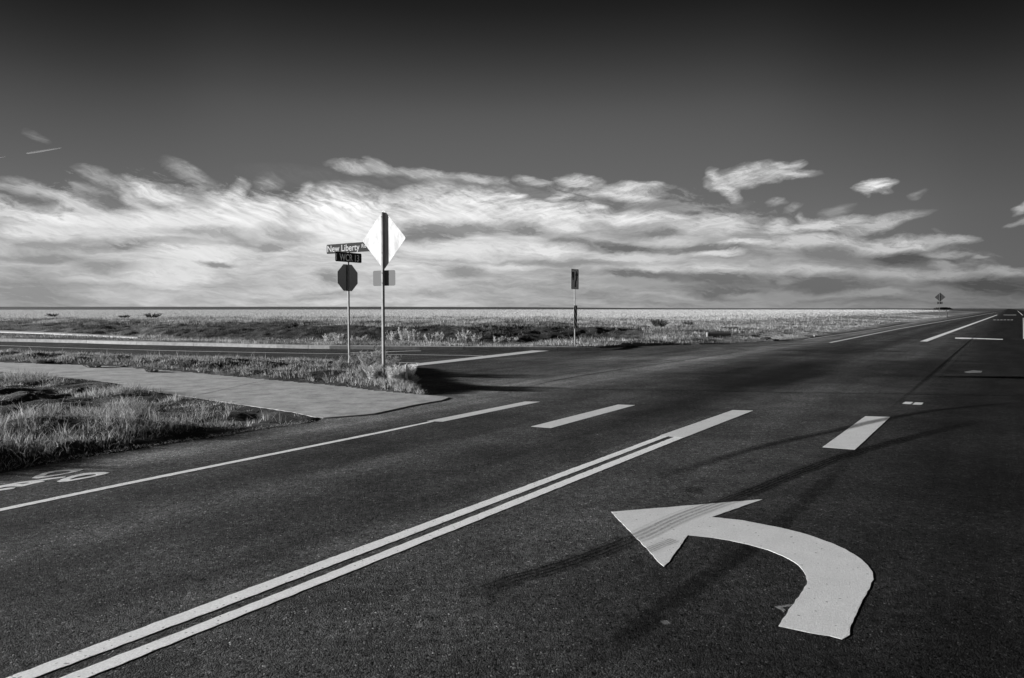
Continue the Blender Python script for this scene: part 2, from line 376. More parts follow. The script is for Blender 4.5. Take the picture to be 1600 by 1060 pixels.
def spaced(lo, f0, f1, hi, fine, grow=1.09):
    mid = list(np.arange(f0, f1+1e-6, fine)); a = []; st = fine; v = f0
    while v > lo: st *= grow; v -= st; a.append(v)
    b = []; st = fine; v = mid[-1]
    while v < hi: st *= grow; v += st; b.append(v)
    return np.array(a[::-1]+mid+b)
xs = spaced(-4000, -34, 46, 4000, 0.15, 1.06); ys = spaced(-60, 6, 75, 5000, 0.15, 1.06)
X, Y = np.meshgrid(xs, ys); X = X.ravel(); Y = Y.ravel()
def classify(x, y):
    global RP_in, RP_d, PP_in, PP_d, KERBSIDE
    RP_in = inpoly(x, y, road_poly); RP_d = pdist(x, y, road_poly, True)
    PP_in = inpoly(x, y, path_poly); PP_d = pdist(x, y, path_poly, True)
    kx = np.array([p[0] for p in kerb_line]+[p.x for p in far_edge]); ky = np.array([p[1] for p in kerb_line]+[p.y for p in far_edge])
    mid_y = np.interp(x, [-60, -20, 0, 12], [40, 31, 25, 25])
    KERBSIDE = (y > mid_y)
classify(X, Y)
Z = terrain_z(X, Y)
def field_mask(x, y):
    dk = pdist(x, y, kn); s = x*Rt[0]+y*Rt[1]; R = np.hypot(x, y)
    e = (fbm(x*0.25, y*0.25, 3)-0.5)*5
    return ss(18.5, 22.5, dk+e)*ss(10, 17, -(s-SL)+e)*(1-ss(415, 450, R))
S_ = X*Rt[0]+Y*Rt[1]; T_ = X*Md[0]+Y*Md[1]; R_ = np.hypot(X, Y)
DK = pdist(X, Y, kn); FM = field_mask(X, Y)
n1 = fbm(X*0.8, Y*0.8, 4); n2 = fbm(X*2.7+5, Y*2.7, 3)
tone = 0.032+0.06*ss(.45, .7, n2)
tone = np.where(KERBSIDE, 0.11+0.10*ss(.4, .7, n1), tone)
bank = ss(9, 11, DK)*(1-ss(15.5, 18.5, DK))*KERBSIDE*(1-ss(2, 10, X-(Y-30)*.15))*(.35+.65*ss(-22, -11, X+.25*(Y-35)))
tone = tone*(1-bank)+bank*(0.030+0.05*ss(.5, .75, n2))
tone = tone*(1-FM*KERBSIDE)+FM*KERBSIDE*(0.42+.08*ss(-.6, .15, np.arctan2(X, Y))+0.1*(n1-.5))
sand = ss(5.5, 2.5, -(S_-SL))*(S_ < SL)*KERBSIDE*ss(.42, .55, fbm(X*.3+8, Y*.3, 3))*ss(6, 14, X)
tone = tone*(1-sand)+sand*0.30
farm = ss(415, 450, R_)
tone = tone*(1-farm)+farm*(0.075+0.03*(fbm(X*.01, Y*.03, 3)-.5))
tone = np.where(KERBSIDE & (R_ > 55) & (R_ < 300) & (S_ < SL) & (X > 0), np.maximum(tone, .19), tone)
tone = np.where(S_ > SR, 0.05, tone)
nx, ny = len(xs), len(ys)
me = bpy.data.meshes.new('ground')
me.vertices.add(nx*ny); me.vertices.foreach_set('co', np.stack([X, Y, Z], 1).astype(np.float32).ravel())
ii = np.arange((ny-1)*(nx-1)); r_ = ii//(nx-1); c_ = ii % (nx-1); v0 = r_*nx+c_
quads = np.stack([v0, v0+1, v0+1+nx, v0+nx], 1).astype(np.int32)
me.loops.add(quads.size); me.loops.foreach_set('vertex_index', quads.ravel())
me.polygons.add(len(quads)); me.polygons.foreach_set('loop_start', (np.arange(len(quads))*4).astype(np.int32))
me.polygons.foreach_set('loop_total', np.full(len(quads), 4, np.int32))
me.polygons.foreach_set('use_smooth', np.ones(len(quads), bool))
me.update(calc_edges=True)
at = me.attributes.new('tone', 'FLOAT', 'POINT'); at.data.foreach_set('value', tone.astype(np.float32))
m_ground = mat('soil', 0.1, 0.95, spec=0.1)
t_ = m_ground.node_tree
an = nd(t_, 'ShaderNodeAttribute'); an.attribute_name = 'tone'
p_ = pos(t_)
nn = noise(t_, p_, 14, 6, 0.7); nn2 = noise(t_, p_, 2.3, 4)
v = mathn(t_, 'MULTIPLY', an.outputs['Fac'], maprange(t_, nn, .3, .7, .55, 1.5))
v = mathn(t_, 'MULTIPLY', v, maprange(t_, nn2, .3, .7, .8, 1.2)); setcol(m_ground, v)
bump(m_ground, nn, 1.0, 0.09)
go = link('ground', me, None, m_ground); tag(go, kind='structure')

# height lookup for planting
def zat(x, y):
    xi = np.clip(np.searchsorted(xs, x)-1, 0, nx-2); yi = np.clip(np.searchsorted(ys, y)-1, 0, ny-2)
    fx = (x-xs[xi])/(xs[xi+1]-xs[xi]); fy = (y-ys[yi])/(ys[yi+1]-ys[yi]); Zg = Z.reshape(ny, nx)
    return (Zg[yi, xi]*(1-fx)+Zg[yi, xi+1]*fx)*(1-fy)+(Zg[yi+1, xi]*(1-fx)+Zg[yi+1, xi+1]*fx)*fy

# ---------------------------------------------------------------- asphalt
m_as = mat('asphalt', 0.045, 0.95, spec=0.04)
t_ = m_as.node_tree; p_ = pos(t_)
vo = nd(t_, 'ShaderNodeTexVoronoi'); vo.inputs['Scale'].default_value = 120; lk(t_, p_, vo.inputs['Vector'])
vo2 = nd(t_, 'ShaderNodeTexVoronoi'); vo2.inputs['Scale'].default_value = 75; lk(t_, p_, vo2.inputs['Vector'])
vsep = nd(t_, 'ShaderNodeSeparateColor'); lk(t_, vo.outputs['Color'], vsep.inputs[0])
vsep2 = nd(t_, 'ShaderNodeSeparateColor'); lk(t_, vo2.outputs['Color'], vsep2.inputs[0])
fine = noise(t_, p_, 130, 3, 0.7); medn = noise(t_, p_, 34, 6, 0.75); big = noise(t_, p_, 0.5, 5, 0.6)
pr_t = nd(t_, 'ShaderNodeTexCoord'); pr_m = nd(t_, 'ShaderNodeMapping', vector_type='TEXTURE'); pr_m.inputs['Rotation'].default_value = (0, 0, -ANG); pr_m.inputs['Scale'].default_value = (1, 14, 1); lk(t_, pr_t.outputs['Object'], pr_m.inputs[0]); pr = pr_m.outputs[0]                     # stretched along the travel direction
rollers = noise(t_, pr, 1.6, 4, 0.55)
v = maprange(t_, vsep.outputs[0], 0.0, 1.0, 0.015, 0.045)
v = mathn(t_, 'ADD', v, mathn(t_, 'MULTIPLY', mathn(t_, 'GREATER_THAN', vsep2.outputs[1], 0.985), 0.04))
v = mathn(t_, 'ADD', v, mathn(t_, 'MULTIPLY', mathn(t_, 'GREATER_THAN', vsep.outputs[2], 0.993), 0.10))
v = mathn(t_, 'MULTIPLY', v, maprange(t_, medn, .3, .7, .5, 1.55))
clump = noise(t_, p_, 13, 4, 0.7); patchn = noise(t_, p_, 1.7, 4, 0.6)
v = mathn(t_, 'MULTIPLY', v, maprange(t_, clump, .3, .7, .5, 1.5))
v = mathn(t_, 'MULTIPLY', v, maprange(t_, patchn, .35, .65, .82, 1.18))
pitv = nd(t_, 'ShaderNodeTexVoronoi'); pitv.inputs['Scale'].default_value = 38; lk(t_, p_, pitv.inputs['Vector'])
psep = nd(t_, 'ShaderNodeSeparateColor'); lk(t_, pitv.outputs['Color'], psep.inputs[0])
pit = mathn(t_, 'MULTIPLY', mathn(t_, 'GREATER_THAN', psep.outputs[0], .74), mathn(t_, 'LESS_THAN', pitv.outputs['Distance'], .34))
v = mathn(t_, 'MULTIPLY', v, mathn(t_, 'SUBTRACT', 1.0, mathn(t_, 'MULTIPLY', pit, .8)))
v = mathn(t_, 'MULTIPLY', v, maprange(t_, big, .3, .7, .68, 1.35))
v = mathn(t_, 'MULTIPLY', v, maprange(t_, rollers, .3, .7, .68, 1.35))
# across the road: dusty cycle lane, clean lanes, worn cross street
g_ = nd(t_, 'ShaderNodeNewGeometry'); dp = nd(t_, 'ShaderNodeVectorMath', operation='DOT_PRODUCT')
lk(t_, g_.outputs['Position'], dp.inputs[0]); dp.inputs[1].default_value = (Rt[0], Rt[1], 0)
dpt = nd(t_, 'ShaderNodeVectorMath', operation='DOT_PRODUCT')
lk(t_, g_.outputs['Position'], dpt.inputs[0]); dpt.inputs[1].default_value = (Md[0], Md[1], 0)
sw = mathn(t_, 'ADD', dp.outputs['Value'], mathn(t_, 'MULTIPLY', mathn(t_, 'SUBTRACT', rollers, .5), 0.7))
acr = curve1(t_, sw, [(-24, 1.0), (-16, 1.1), (-12, 1.5), (-10, 2.0), (-8.9, 3.1), (-8.3, 3.5), (-7.9, 2.0), (-7.2, 1.6), (-6.6, 1.2), (-5.8, 1.6), (-5.1, 0.95), (-4.4, 1.1), (-3.5, 1.5), (-2.1, 1.05), (-1.2, .62), (-0.4, .39), (3, .34), (9, .4)], -24, 9, 3.6)
v = mathn(t_, 'MULTIPLY', v, acr)
def stain(cx, cy, rx, ry, rot, k):
    global v
    mp = nd(t_, 'ShaderNodeMapping', vector_type='TEXTURE'); mp.inputs['Location'].default_value = (cx, cy, 0)
    mp.inputs['Rotation'].default_value = (0, 0, rot); mp.inputs['Scale'].default_value = (rx, ry, 1)
    lk(t_, wv_, mp.inputs[0]); g = nd(t_, 'ShaderNodeTexGradient', gradient_type='QUADRATIC_SPHERE'); lk(t_, mp.outputs[0], g.inputs[0])
    f = maprange(t_, g.outputs['Fac'], 0, 0.35, 1.0, k)
    v = mathn(t_, 'MULTIPLY', v, f)
gp = nd(t_, 'ShaderNodeTexCoord')
cn = nd(t_, 'ShaderNodeTexNoise'); cn.inputs['Scale'].default_value = 0.6; lk(t_, gp.outputs['Object'], cn.inputs['Vector'])
sb = nd(t_, 'ShaderNodeVectorMath', operation='MULTIPLY_ADD'); lk(t_, cn.outputs['Color'], sb.inputs[0]); sb.inputs[1].default_value = (1.6, 1.6, 0)
lk(t_, gp.outputs['Object'], sb.inputs[2]); wv_ = sb.outputs[0]
P = G(1200, 585); stain(P.x+.8, P.y+.8, 9, 2.6, math.pi/2-ANG, 0.32)
P = G(1420, 575); stain(P.x+.8, P.y+.8, 8, 2.0, math.pi/2-ANG, 0.45)
P = G(720, 597); stain(P.x+.8, P.y+.8, 2.6, 2.0, .1, 1.9)
P = G(960, 560); stain(P.x+.8, P.y+.8, 6.0, 1.8, .1, 1.6)
P = G(1050, 640); stain(P.x+.8, P.y+.8, 4.0, 1.0, math.pi/2-ANG, 0.6)
P = G(560, 700); stain(P.x+.8, P.y+.8, 5.0, .8, math.pi/2-ANG, 0.75)
P = G(1300, 548); stain(P.x+.8, P.y+.8, 9.0, 1.6, math.pi/2-ANG, 0.5)
v = mathn(t_, 'MULTIPLY', v, 1.36)
setcol(m_as, v)
hgt = mathn(t_, 'ADD', mathn(t_, 'MULTIPLY', clump, 1.4), mathn(t_, 'MULTIPLY', pit, -1.2))
hgt = mathn(t_, 'ADD', hgt, mathn(t_, 'MULTIPLY', vo.outputs['Distance'], -0.8))
hgt = mathn(t_, 'ADD', hgt, mathn(t_, 'MULTIPLY', medn, 1.2))
bump(m_as, hgt, 0.8, 0.009)
vs, fs = flat_poly([road_poly], 0.0)
road = link('road', pymesh('road', vs, fs), None, m_as); tag(road, kind='structure')

# road markings: thick thermoplastic, each a part of the road
def paint(name, base, wear, stretch=1):
    m = mat(name, base, 0.6, spec=0.3); t = m.node_tree; p = pos(t)
    a = noise(t, p, 60, 4, .7); b = noise(t, p, 5, 5, .6)
    v = mathn(t, 'MULTIPLY', maprange(t, a, .3, .7, base*.84, base*1.12), maprange(t, b, .3, .7, .94, 1.05))
    c = nd(t, 'ShaderNodeTexVoronoi'); c.inputs['Scale'].default_value = 90; lk(t, p, c.inputs['Vector'])
    sp = nd(t, 'ShaderNodeSeparateColor'); lk(t, c.outputs['Color'], sp.inputs[0])
    pit = mathn(t, 'GREATER_THAN', sp.outputs[0], 1-wear)
    v = mixf(t, pit, v, base*.35); setcol(m, v); bump(m, noise(t, p, 95, 6, .75), 0.9, 0.004)
    return m
m_th = paint('thermoplastic', 0.66, 0.004); m_line = paint('line_paint', 0.86, 0.012); m_old = paint('worn_paint', 0.22, 0.3)
m_old2 = paint('faded_paint', 0.5, 0.1)
def mark(name, loops, m, label=None, top=0.0028, jag=0.0):
    if jag:
        out = []
        for lp in loops:
            q = []
            for a, b in zip(lp, lp[1:]+lp[:1]):
                L = (Vector((b[0], b[1]))-Vector((a[0], a[1]))).length; k = max(1, min(200, int(L/0.05)))
                for i in range(k):
                    f = i/k; q.append(Vector((a[0]+(b[0]-a[0])*f+random.uniform(-jag, jag)*(i > 0), a[1]+(b[1]-a[1])*f+random.uniform(-jag, jag)*(i > 0), 0)))
            out.append(q)
        loops = out
    vs, fs = flat_poly(loops, 0.0005, top)
    o = link(name, pymesh(name, vs, fs), road, m)
    if label: o['label'] = label
    return o
def quad(name, px, m, label=None, **k): return mark(name, [Gl(px)], m, label, **k)

arrow = [(954.9, 800.3), (1191.1, 780.7), (1112.4, 808.5), (1160, 813.5), (1220, 825.1), (1250, 832.5), (1274.2, 840), (1300, 849.2), (1320.9, 858.7), (1335, 867), (1346.4, 874.8), (1356, 884), (1363.3, 894.3), (1365, 906.2),
         (1360, 916.4), (1341.3, 952), (1328, 982.6), (1327.7, 992.8), (1315.8, 999.6), (1297, 994.5), (1264.9, 989.4), (1240, 984), (1216.5, 978.9), (1236, 948.6), (1254.7, 923.2),
         (1260.5, 914), (1261.5, 908.7), (1258.9, 898.6), (1254, 891), (1247.9, 884.1), (1236, 876), (1222.4, 868.9), (1200.4, 860), (1171, 851.9), (1140, 845), (1115, 840.9), (1074.8, 836.7), (1049.4, 872), (1046, 878), (1037.1, 885.7), (1031, 881), (1020.5, 868.5)]
mark('turn_arrow', [Gl(arrow)], m_th, 'white left turn arrow painted in the near turn lane', top=0.0024, jag=0.004)
quad('crosswalk_bar', [(667.2, 658.4), (692.2, 659.2), (843.8, 628.1), (820.3, 627.8)], m_th, 'leftmost white crosswalk bar, on the cycle lane line', jag=.002)
quad('crosswalk_bar', [(829.7, 666.9), (860.9, 669.2), (992.2, 633.4), (965.6, 632.6)], m_th, 'crosswalk bar alone in the middle of the oncoming lane', jag=.002)
quad('crosswalk_bar', [(1031, 681), (1068.8, 684.2), (1176.8, 642), (1144.8, 641.2)], m_th, 'crosswalk bar at the end of the double centre line', top=.0032, jag=.003)
quad('crosswalk_bar', [(1285.2, 699.2), (1336, 703), (1390.8, 652), (1352, 650.8)], m_th, 'crosswalk bar in the turn lane with a tyre mark over it', top=.0032, jag=.003)
quad('small_mark', [(1409.9, 630.9), (1422.9, 631.8), (1427, 628.6), (1414.7, 628.2)], m_th, 'left one of two small white squares')
quad('small_mark', [(1425.5, 632.4), (1439.8, 632.8), (1443, 629.6), (1430, 629.0)], m_th, 'right one of two small white squares')
def longline(name, edgeA, edgeB, m, label, ext):
    A = Gl(edgeA); B = Gl(edgeB)
    a0 = A[0]+(A[0]-A[1]).normalized()*ext; b0 = B[0]+(B[0]-B[1]).normalized()*ext
    return mark(name, [[a0]+A+B[::-1]+[b0]], m, label, jag=.004)
longline('centre_line', [(10, 1060), (320, 945), (1031, 681.8)], [(53, 1060), (320, 960), (1044.5, 681.9)], m_line, 'left stripe of the double centre line', 6)
longline('centre_line', [(94, 1060), (320, 972.2), (1053.5, 683)], [(136, 1060), (320, 985.4), (1068.5, 684)], m_line, 'right stripe of the double centre line', 6)
longline('cycle_lane_line', [(0, 795.2), (200, 753.7), (600, 673.6), (672, 658.8)], [(0, 799.3), (200, 757.4), (600, 676.1), (678, 659.2)], m_line, 'long thin white line along the cycle lane', 6)
# bicycle symbol in the cycle lane
def bz(pts): return Gl([(x/8, 700+y/8) for x, y in pts])
mark('bicycle_symbol', [bz([(398, 380), (450, 350), (560, 315), (700, 285), (850, 271), (960, 268), (1045, 270), (1000, 290), (900, 312), (750, 340), (600, 368), (480, 384)]),
                        bz([(545, 350), (600, 325), (700, 303), (820, 292), (895, 293), (850, 312), (730, 335), (620, 349)])], m_line, 'upper ring of the white bicycle symbol')
mark('bicycle_symbol', [bz([(713, 422), (780, 390), (900, 350), (1050, 320), (1200, 307), (1300, 306), (1370, 312), (1300, 335), (1150, 367), (1000, 397), (850, 422), (750, 428)]),
                        bz([(865, 395), (950, 365), (1080, 340), (1190, 330), (1215, 338), (1130, 358), (1000, 380), (900, 397)])], m_line, 'lower ring of the white bicycle symbol')
mark('bicycle_symbol', [bz([(-260, 535), (0, 476), (250, 430), (560, 390), (820, 358), (812, 371), (600, 401), (530, 414), (560, 422), (400, 455), (280, 486), (150, 484), (60, 490), (0, 505), (-260, 560)]),
                        bz([(190, 455), (330, 436), (395, 441), (300, 453)])], m_line, 'frame of the white bicycle symbol')
mark('bicycle_symbol', [bz([(-200, 565), (0, 518), (100, 503), (195, 496), (170, 512), (60, 529), (0, 537), (-200, 583)])], m_line, 'short lower stroke of the white bicycle symbol')
# cross street lines
quad('stop_line', [(617, 572.2), (636, 573.6), (700, 566.6), (858, 548.4), (832.5, 547.9)], m_th, 'white stop line across the mouth of the side street')
def polyline(name, px, w, m, label):
    vs, fs = ribbon(resample(Gl(px), 4.0), w, 0.006)
    o = link(name, pymesh(name, vs, fs), road, m); o['label'] = label
polyline('lane_line', [(-600, 529), (0, 540.3), (140, 545), (300, 549.2), (480, 552.6), (620, 554.4), (731, 555.8), (755, 556.6)], 0.11, m_line, 'long white lane line on the side street')
polyline('lane_line', [(545, 551.4), (600, 550.4), (640, 548.8), (658, 548.7)], 0.22, m_th, 'short thick white mark by the kerb of the side street')
polyline('lane_line', [(560, 565.5), (615, 567), (655, 567.6)], 0.1, m_line, 'short near edge line of the side street')
# far arm of the main road
def stline(name, a, b, w, m, label, n=30):
    A = G(*a); s0, t0 = ST(A); 
    B = G(*b); s1, t1 = ST(B)
    pts = [XY(s0+(s1-s0)*k/n, t0+(t1-t0)*k/n) for k in range(n+1)]
    vs, fs = ribbon(pts, w, 0.007); o = link(name, pymesh(name, vs, fs), road, m); o['label'] = label
stline('edge_line', (1297, 535.8), (1407, 513.6), 0.14, m_line, 'near part of the thin edge line on the far road')
stline('edge_line', (1407, 513.6), (1557, 488.4), 0.16, m_line, 'far part of the thin edge line on the far road')
stline('edge_line', (1257, 531.0), (1360, 516.1), 0.16, m_old2, 'pale outer line along the far road edge')
stline('edge_line', (1360, 516.1), (1480, 496.8), 0.2, m_old2, 'pale outer line along the distant road edge')
stline('far_centre_line', (1443, 534.0), (1558, 492.4), 0.34, m_line, 'thick white centre line of the far road')
stline('right_line', (1600.2, 530), (1598.8, 497), 0.09, m_line, 'white line at the right edge of the picture')
stline('right_line', (1598, 493), (1590, 486), 0.2, m_line, 'far end of the right hand line')
quad('far_stop_line', [(1492.5, 529.2), (1505, 529.7), (1540, 530.2), (1567, 530.9), (1567, 530.1), (1540, 529.1), (1505, 527.8), (1492.5, 527.8)], m_line, 'nearest white bar across the far road')
for k in range(6):
    x0 = 1552+k*5.4; quad('far_bar', [(x0, 500.5), (x0+3.8, 500.5), (x0+3.8, 499.7), (x0, 499.8)], m_old2, 'dashed white bars across the far road')
quad('far_bar', [(1568, 492.7), (1588, 492.8), (1588, 492.2), (1568, 492.2)], m_old2, 'farthest white bar across the road')
quad('worn_patch', [(1507, 581.5), (1520, 579), (1535, 580), (1533, 582.5), (1515, 583)], m_old, 'scuffed pale patch in the junction')
quad('worn_patch', [(1211, 948), (1234, 944.5), (1239, 945), (1233, 948.5), (1222, 949), (1228, 954), (1225, 956.5), (1217, 951.5)], m_old, 'old faint paint beside the arrow', top=.0012)

# tyre marks, joints and sealed cracks
def decal(name, dens, col=0.012, sc_=(30, 30), e0=.25, ribk=.30):
    m = mat(name, col, 0.95, spec=0.03); t = m.node_tree; p = pos(t)
    tr = nd(t, 'ShaderNodeBsdfTransparent'); mx = nd(t, 'ShaderNodeMixShader')
    un = nd(t, 'ShaderNodeUVMap'); su = nd(t, 'ShaderNodeSeparateXYZ'); lk(t, un.outputs[0], su.inputs[0])
    endf = maprange(t, mathn(t, 'ABSOLUTE', mathn(t, 'SUBTRACT', su.outputs[0], .5)), e0, .5, 1, 0)
    endf = mathn(t, 'POWER', endf, .8)
    e2 = maprange(t, mathn(t, 'ABSOLUTE', mathn(t, 'SUBTRACT', su.outputs[1], .5)), .28, .5, 1, 0)
    rib = mathn(t, 'ADD', .62, mathn(t, 'MULTIPLY', mathn(t, 'SINE', mathn(t, 'MULTIPLY', su.outputs[1], 31)), ribk)) if sc_[0] > 20 else 1.0
    nz = maprange(t, noise(t, p, sc_[0], 4, .7), .3, .65, .35, 1.1)
    f = mathn(t, 'MULTIPLY', mathn(t, 'MULTIPLY', mathn(t, 'MULTIPLY', endf, e2), rib), mathn(t, 'MULTIPLY', nz, dens), clamp=True)
    lk(t, f, mx.inputs[0]); lk(t, tr.outputs[0], mx.inputs[1]); lk(t, bs(m).outputs[0], mx.inputs[2])
    lk(t, mx.outputs[0], t.nodes['Material Output'].inputs['Surface']); return m
m_skid = decal('tyre_rubber', .88, .005); m_onpaint = decal('tyre_print', 0.42, .05, (45, 45), .40, .6); m_stain = decal('oil_stain', 0.38, .008, (6, 6)); m_seam = decal('seam', 0.7, .008, (12, 12)); m_dust = decal('dust', 0.62, .17, (9, 9), .42); m_dust2 = decal('dust_line', .22, .1, (9, 9)); m_chip = decal('chip', .6, .30, (14, 14))
def strip(name, px, w, z, m, label, world=False, sm=2, jit=0.05):
    pts = resample(smooth(px if world else Gl(px), sm), 0.25)
    vs, fs = ribbon(pts, w, z, jitter=jit); me = pymesh(name, vs, fs)
    uvl = me.uv_layers.new(name='UVMap'); n = len(pts)
    for lp in me.loops:
        uvl.data[lp.index].uv = ((lp.vertex_index//2)/(n-1), lp.vertex_index % 2)
    o = link(name, me, road, m); o['label'] = label
strip('tyre_mark', [(1020, 748), (1080, 730), (1177.5, 700.7), (1242.5, 686), (1320.5, 669.5), (1388.7, 653.6), (1453.7, 642), (1535, 634), (1590, 630)], 0.18, 0.0062, m_skid, 'curved tyre mark crossing the bar in the turn lane')
strip('tyre_mark', [(740, 930), (800, 905), (880, 884), (915, 870.5), (960, 854), (1000, 837)], 0.22, 0.0012, m_skid, 'tyre mark on the asphalt left of the arrow head')
strip('tyre_mark', [(985, 844.5), (1010, 834), (1040, 819), (1070, 806), (1100, 795), (1132, 784), (1160, 777)], 0.24, 0.0042, m_onpaint, 'grey tyre prints running across the arrow head', jit=.01)
strip('tyre_mark', [(1100, 796), (1132, 784), (1177.5, 766.7), (1242.5, 740.7), (1307.5, 716.4), (1372.5, 696.9), (1453.7, 676.4), (1530, 658)], 0.22, 0.0012, m_skid, 'long curved tyre mark beyond the arrow head')
strip('tyre_mark', [(1008, 862), (1030, 853), (1054, 844)], 0.12, 0.0044, m_onpaint, 'short tyre scuff at the lower corner of the arrow')
strip('road_seam', [(880, 1075), (950, 1014), (1055, 937), (1125, 886), (1188, 848), (1250, 790), (1330, 715)], 0.19, 0.0012, m_stain, 'dark stained joint running under the arrow')
def smain(s, t0, t1): return [Vector((*XY(s, t0+(t1-t0)*k/8), 0)) for k in range(9)]
strip('road_seam', smain(-1.62, 13, 60), 0.10, 0.0035, m_seam, 'dark paving joint beyond the crosswalk bar', True)
strip('road_seam', smain(-1.45, 14, 62), 0.14, 0.0045, m_dust2, 'pale dusty edge of the paving joint', True)
strip('road_seam', [(740, 622), (792, 612), (880, 592), (976, 576.5), (1048, 566.5), (1110, 557), (1180, 546)], 0.09, 0.0035, m_seam, 'thin dark joint where the side street meets the road')
strip('stain_spot', [(1076, 771), (1080, 768.5), (1085, 764.5), (1091, 761)], 0.20, 0.0035, m_stain, 'small dark oval oil spot above the arrow')
strip('dust_streak', [(690, 612), (704, 618), (720, 621.5)], 0.35, 0.0035, m_dust, 'pale dust at the corner of the footway')
strip('dust_streak', [(1090, 541.5), (1180, 541), (1250, 538.6), (1300, 536.2)], 0.55, 0.0035, m_dust, 'gravel dust along the far corner')
for k_, (cx_, cy_, L_) in enumerate([(237, 957, 8), (655, 978, 12), (578, 733, 9), (935, 679, 10), (1040, 973, 12), (760, 690, 8), (1257, 660, 7), (420, 900, 6)]):
    strip('chip', [(cx_-L_/2, cy_+1), (cx_+L_/2, cy_-1)], .05+.01*(k_ % 3), 0.0014, m_chip, 'small pale chip in the asphalt')

# ---------------------------------------------------------------- footway and kerb
m_con = mat('concrete', 0.3, 0.85, spec=0.2); t_ = m_con.node_tree; p_ = pos(t_)
a = noise(t_, p_, 40, 5, .7); b = noise(t_, p_, 2.2, 7, .72)
v = mathn(t_, 'MULTIPLY', maprange(t_, a, .3, .7, .20, .30), maprange(t_, b, .32, .68, .58, 1.3)); v = mathn(t_, 'MULTIPLY', v, 1.6); setcol(m_con, v); bump(m_con, a, .5, .006)
vs, fs = flat_poly([path_poly], -0.05, 0.014)
fw = link('footpath', pymesh('footpath', vs, fs), None, m_con); tag(fw, kind='structure')
def joint(px, w, label):
    vs, fs = ribbon(Gl(px), w, 0.018); o = link('joint', pymesh('joint', vs, fs), fw, m_j)
m_j = mat('joint_filler', 0.06, .9)
joint([(62, 586.2), (228, 576.5)], 0.05, '')
joint([(300, 621), (420, 594)], 0.02, '')
vs, fs = flat_poly([far_path], 0.10, 0.17)
m_pale = mat('pale_concrete', 0.62, 0.85, spec=0.2); t_ = m_pale.node_tree; p_ = pos(t_)
a = noise(t_, p_, 6, 5, .7)
setcol(m_pale, maprange(t_, a, .3, .7, .26, .46))
fp = link('footpath', pymesh('far_footpath', vs, fs), None, m_pale); tag(fp, kind='structure')
K = resample(smooth(kerb_line, 1), 0.5)
vs = []; fs = []
prof_ = [(0.0, -0.04), (0.03, 0.13), (0.05, 0.145), (0.32, 0.15), (0.32, -0.04)]
cuts = set(range(0, len(K), 6))
k0 = None
for i, p in enumerate(K):
    a = K[max(0, i-1)]; b = K[min(len(K)-1, i+1)]; d = (b-a).normalized(); nrm = Vector((-d.y, d.x))
    if nrm.y < 0: nrm = -nrm
    drop = ss(0, 1, np.array((len(K)-1-i)/6.0))
    def ring(shift):
        base_ = len(vs)
        for (u, h) in prof_:
            q = p+nrm*u+d*shift; vs.append((q.x, q.y, -0.04+(h+0.04)*(0.35+0.65*float(drop))+random.uniform(-.004, .004)))
        return base_
    if i in cuts and k0 is not None:
        k1 = ring(-0.012)
        for j in range(4): fs.append((k0+j, k1+j, k1+j+1, k0+j+1))
        fs.append(tuple(range(k1, k1+5)))
        k0 = ring(0.012); fs.append(tuple(range(k0+4, k0-1, -1)))
    else:
        k1 = ring(0)
        if k0 is not None:
            for j in range(4): fs.append((k0+j, k1+j, k1+j+1, k0+j+1))
        k0 = k1
kb = link('kerb', pymesh('kerb', vs, fs), None, m_pale); tag(kb, kind='structure')

# ---------------------------------------------------------------- vegetation
def blade_mesh(name, P, H, W, lean, shade, bend=0.6, outw=None):
    """P (n,3) roots; H heights; W widths; lean amount; one bent blade each"""
    n = len(P); th = rng.random(n)*2*np.pi; ph = rng.random(n)*2*np.pi
    side = np.stack([np.cos(th), np.sin(th), np.zeros(n)], 1)*W[:, None]/2
    dr = np.stack([np.cos(ph), np.sin(ph), np.zeros(n)], 1)
    if outw is not None: dr = dr*.55+np.stack([outw[0], outw[1], np.zeros(n)], 1)
    up = np.array([0, 0, 1.0])
    mid = P+up*(H*0.6)[:, None]+dr*(H*lean*0.35)[:, None]
    tip = P+up*H[:, None]+dr*(H*lean*(0.35+bend))[:, None]
    V = np.stack([P-side, P+side, mid+side*.8, mid-side*.8, tip], 1).reshape(-1, 3)
    b = np.arange(n)*5
    q = np.stack([b, b+1, b+2, b+3], 1); tr = np.stack([b+3, b+2, b+4], 1)
    loops = np.concatenate([q.ravel(), tr.ravel()]).astype(np.int32)
    me = bpy.data.meshes.new(name)
    me.vertices.add(len(V)); me.vertices.foreach_set('co', V.astype(np.float32).ravel())
    me.loops.add(len(loops)); me.loops.foreach_set('vertex_index', loops)
    me.polygons.add(2*n)
    me.polygons.foreach_set('loop_start', np.concatenate([np.arange(n)*4, 4*n+np.arange(n)*3]).astype(np.int32))
    me.polygons.foreach_set('loop_total', np.concatenate([np.full(n, 4), np.full(n, 3)]).astype(np.int32))
    me.update(calc_edges=True)
    a = me.attributes.new('shade', 'FLOAT', 'POINT'); a.data.foreach_set('value', np.repeat(shade, 5).astype(np.float32))
    return me
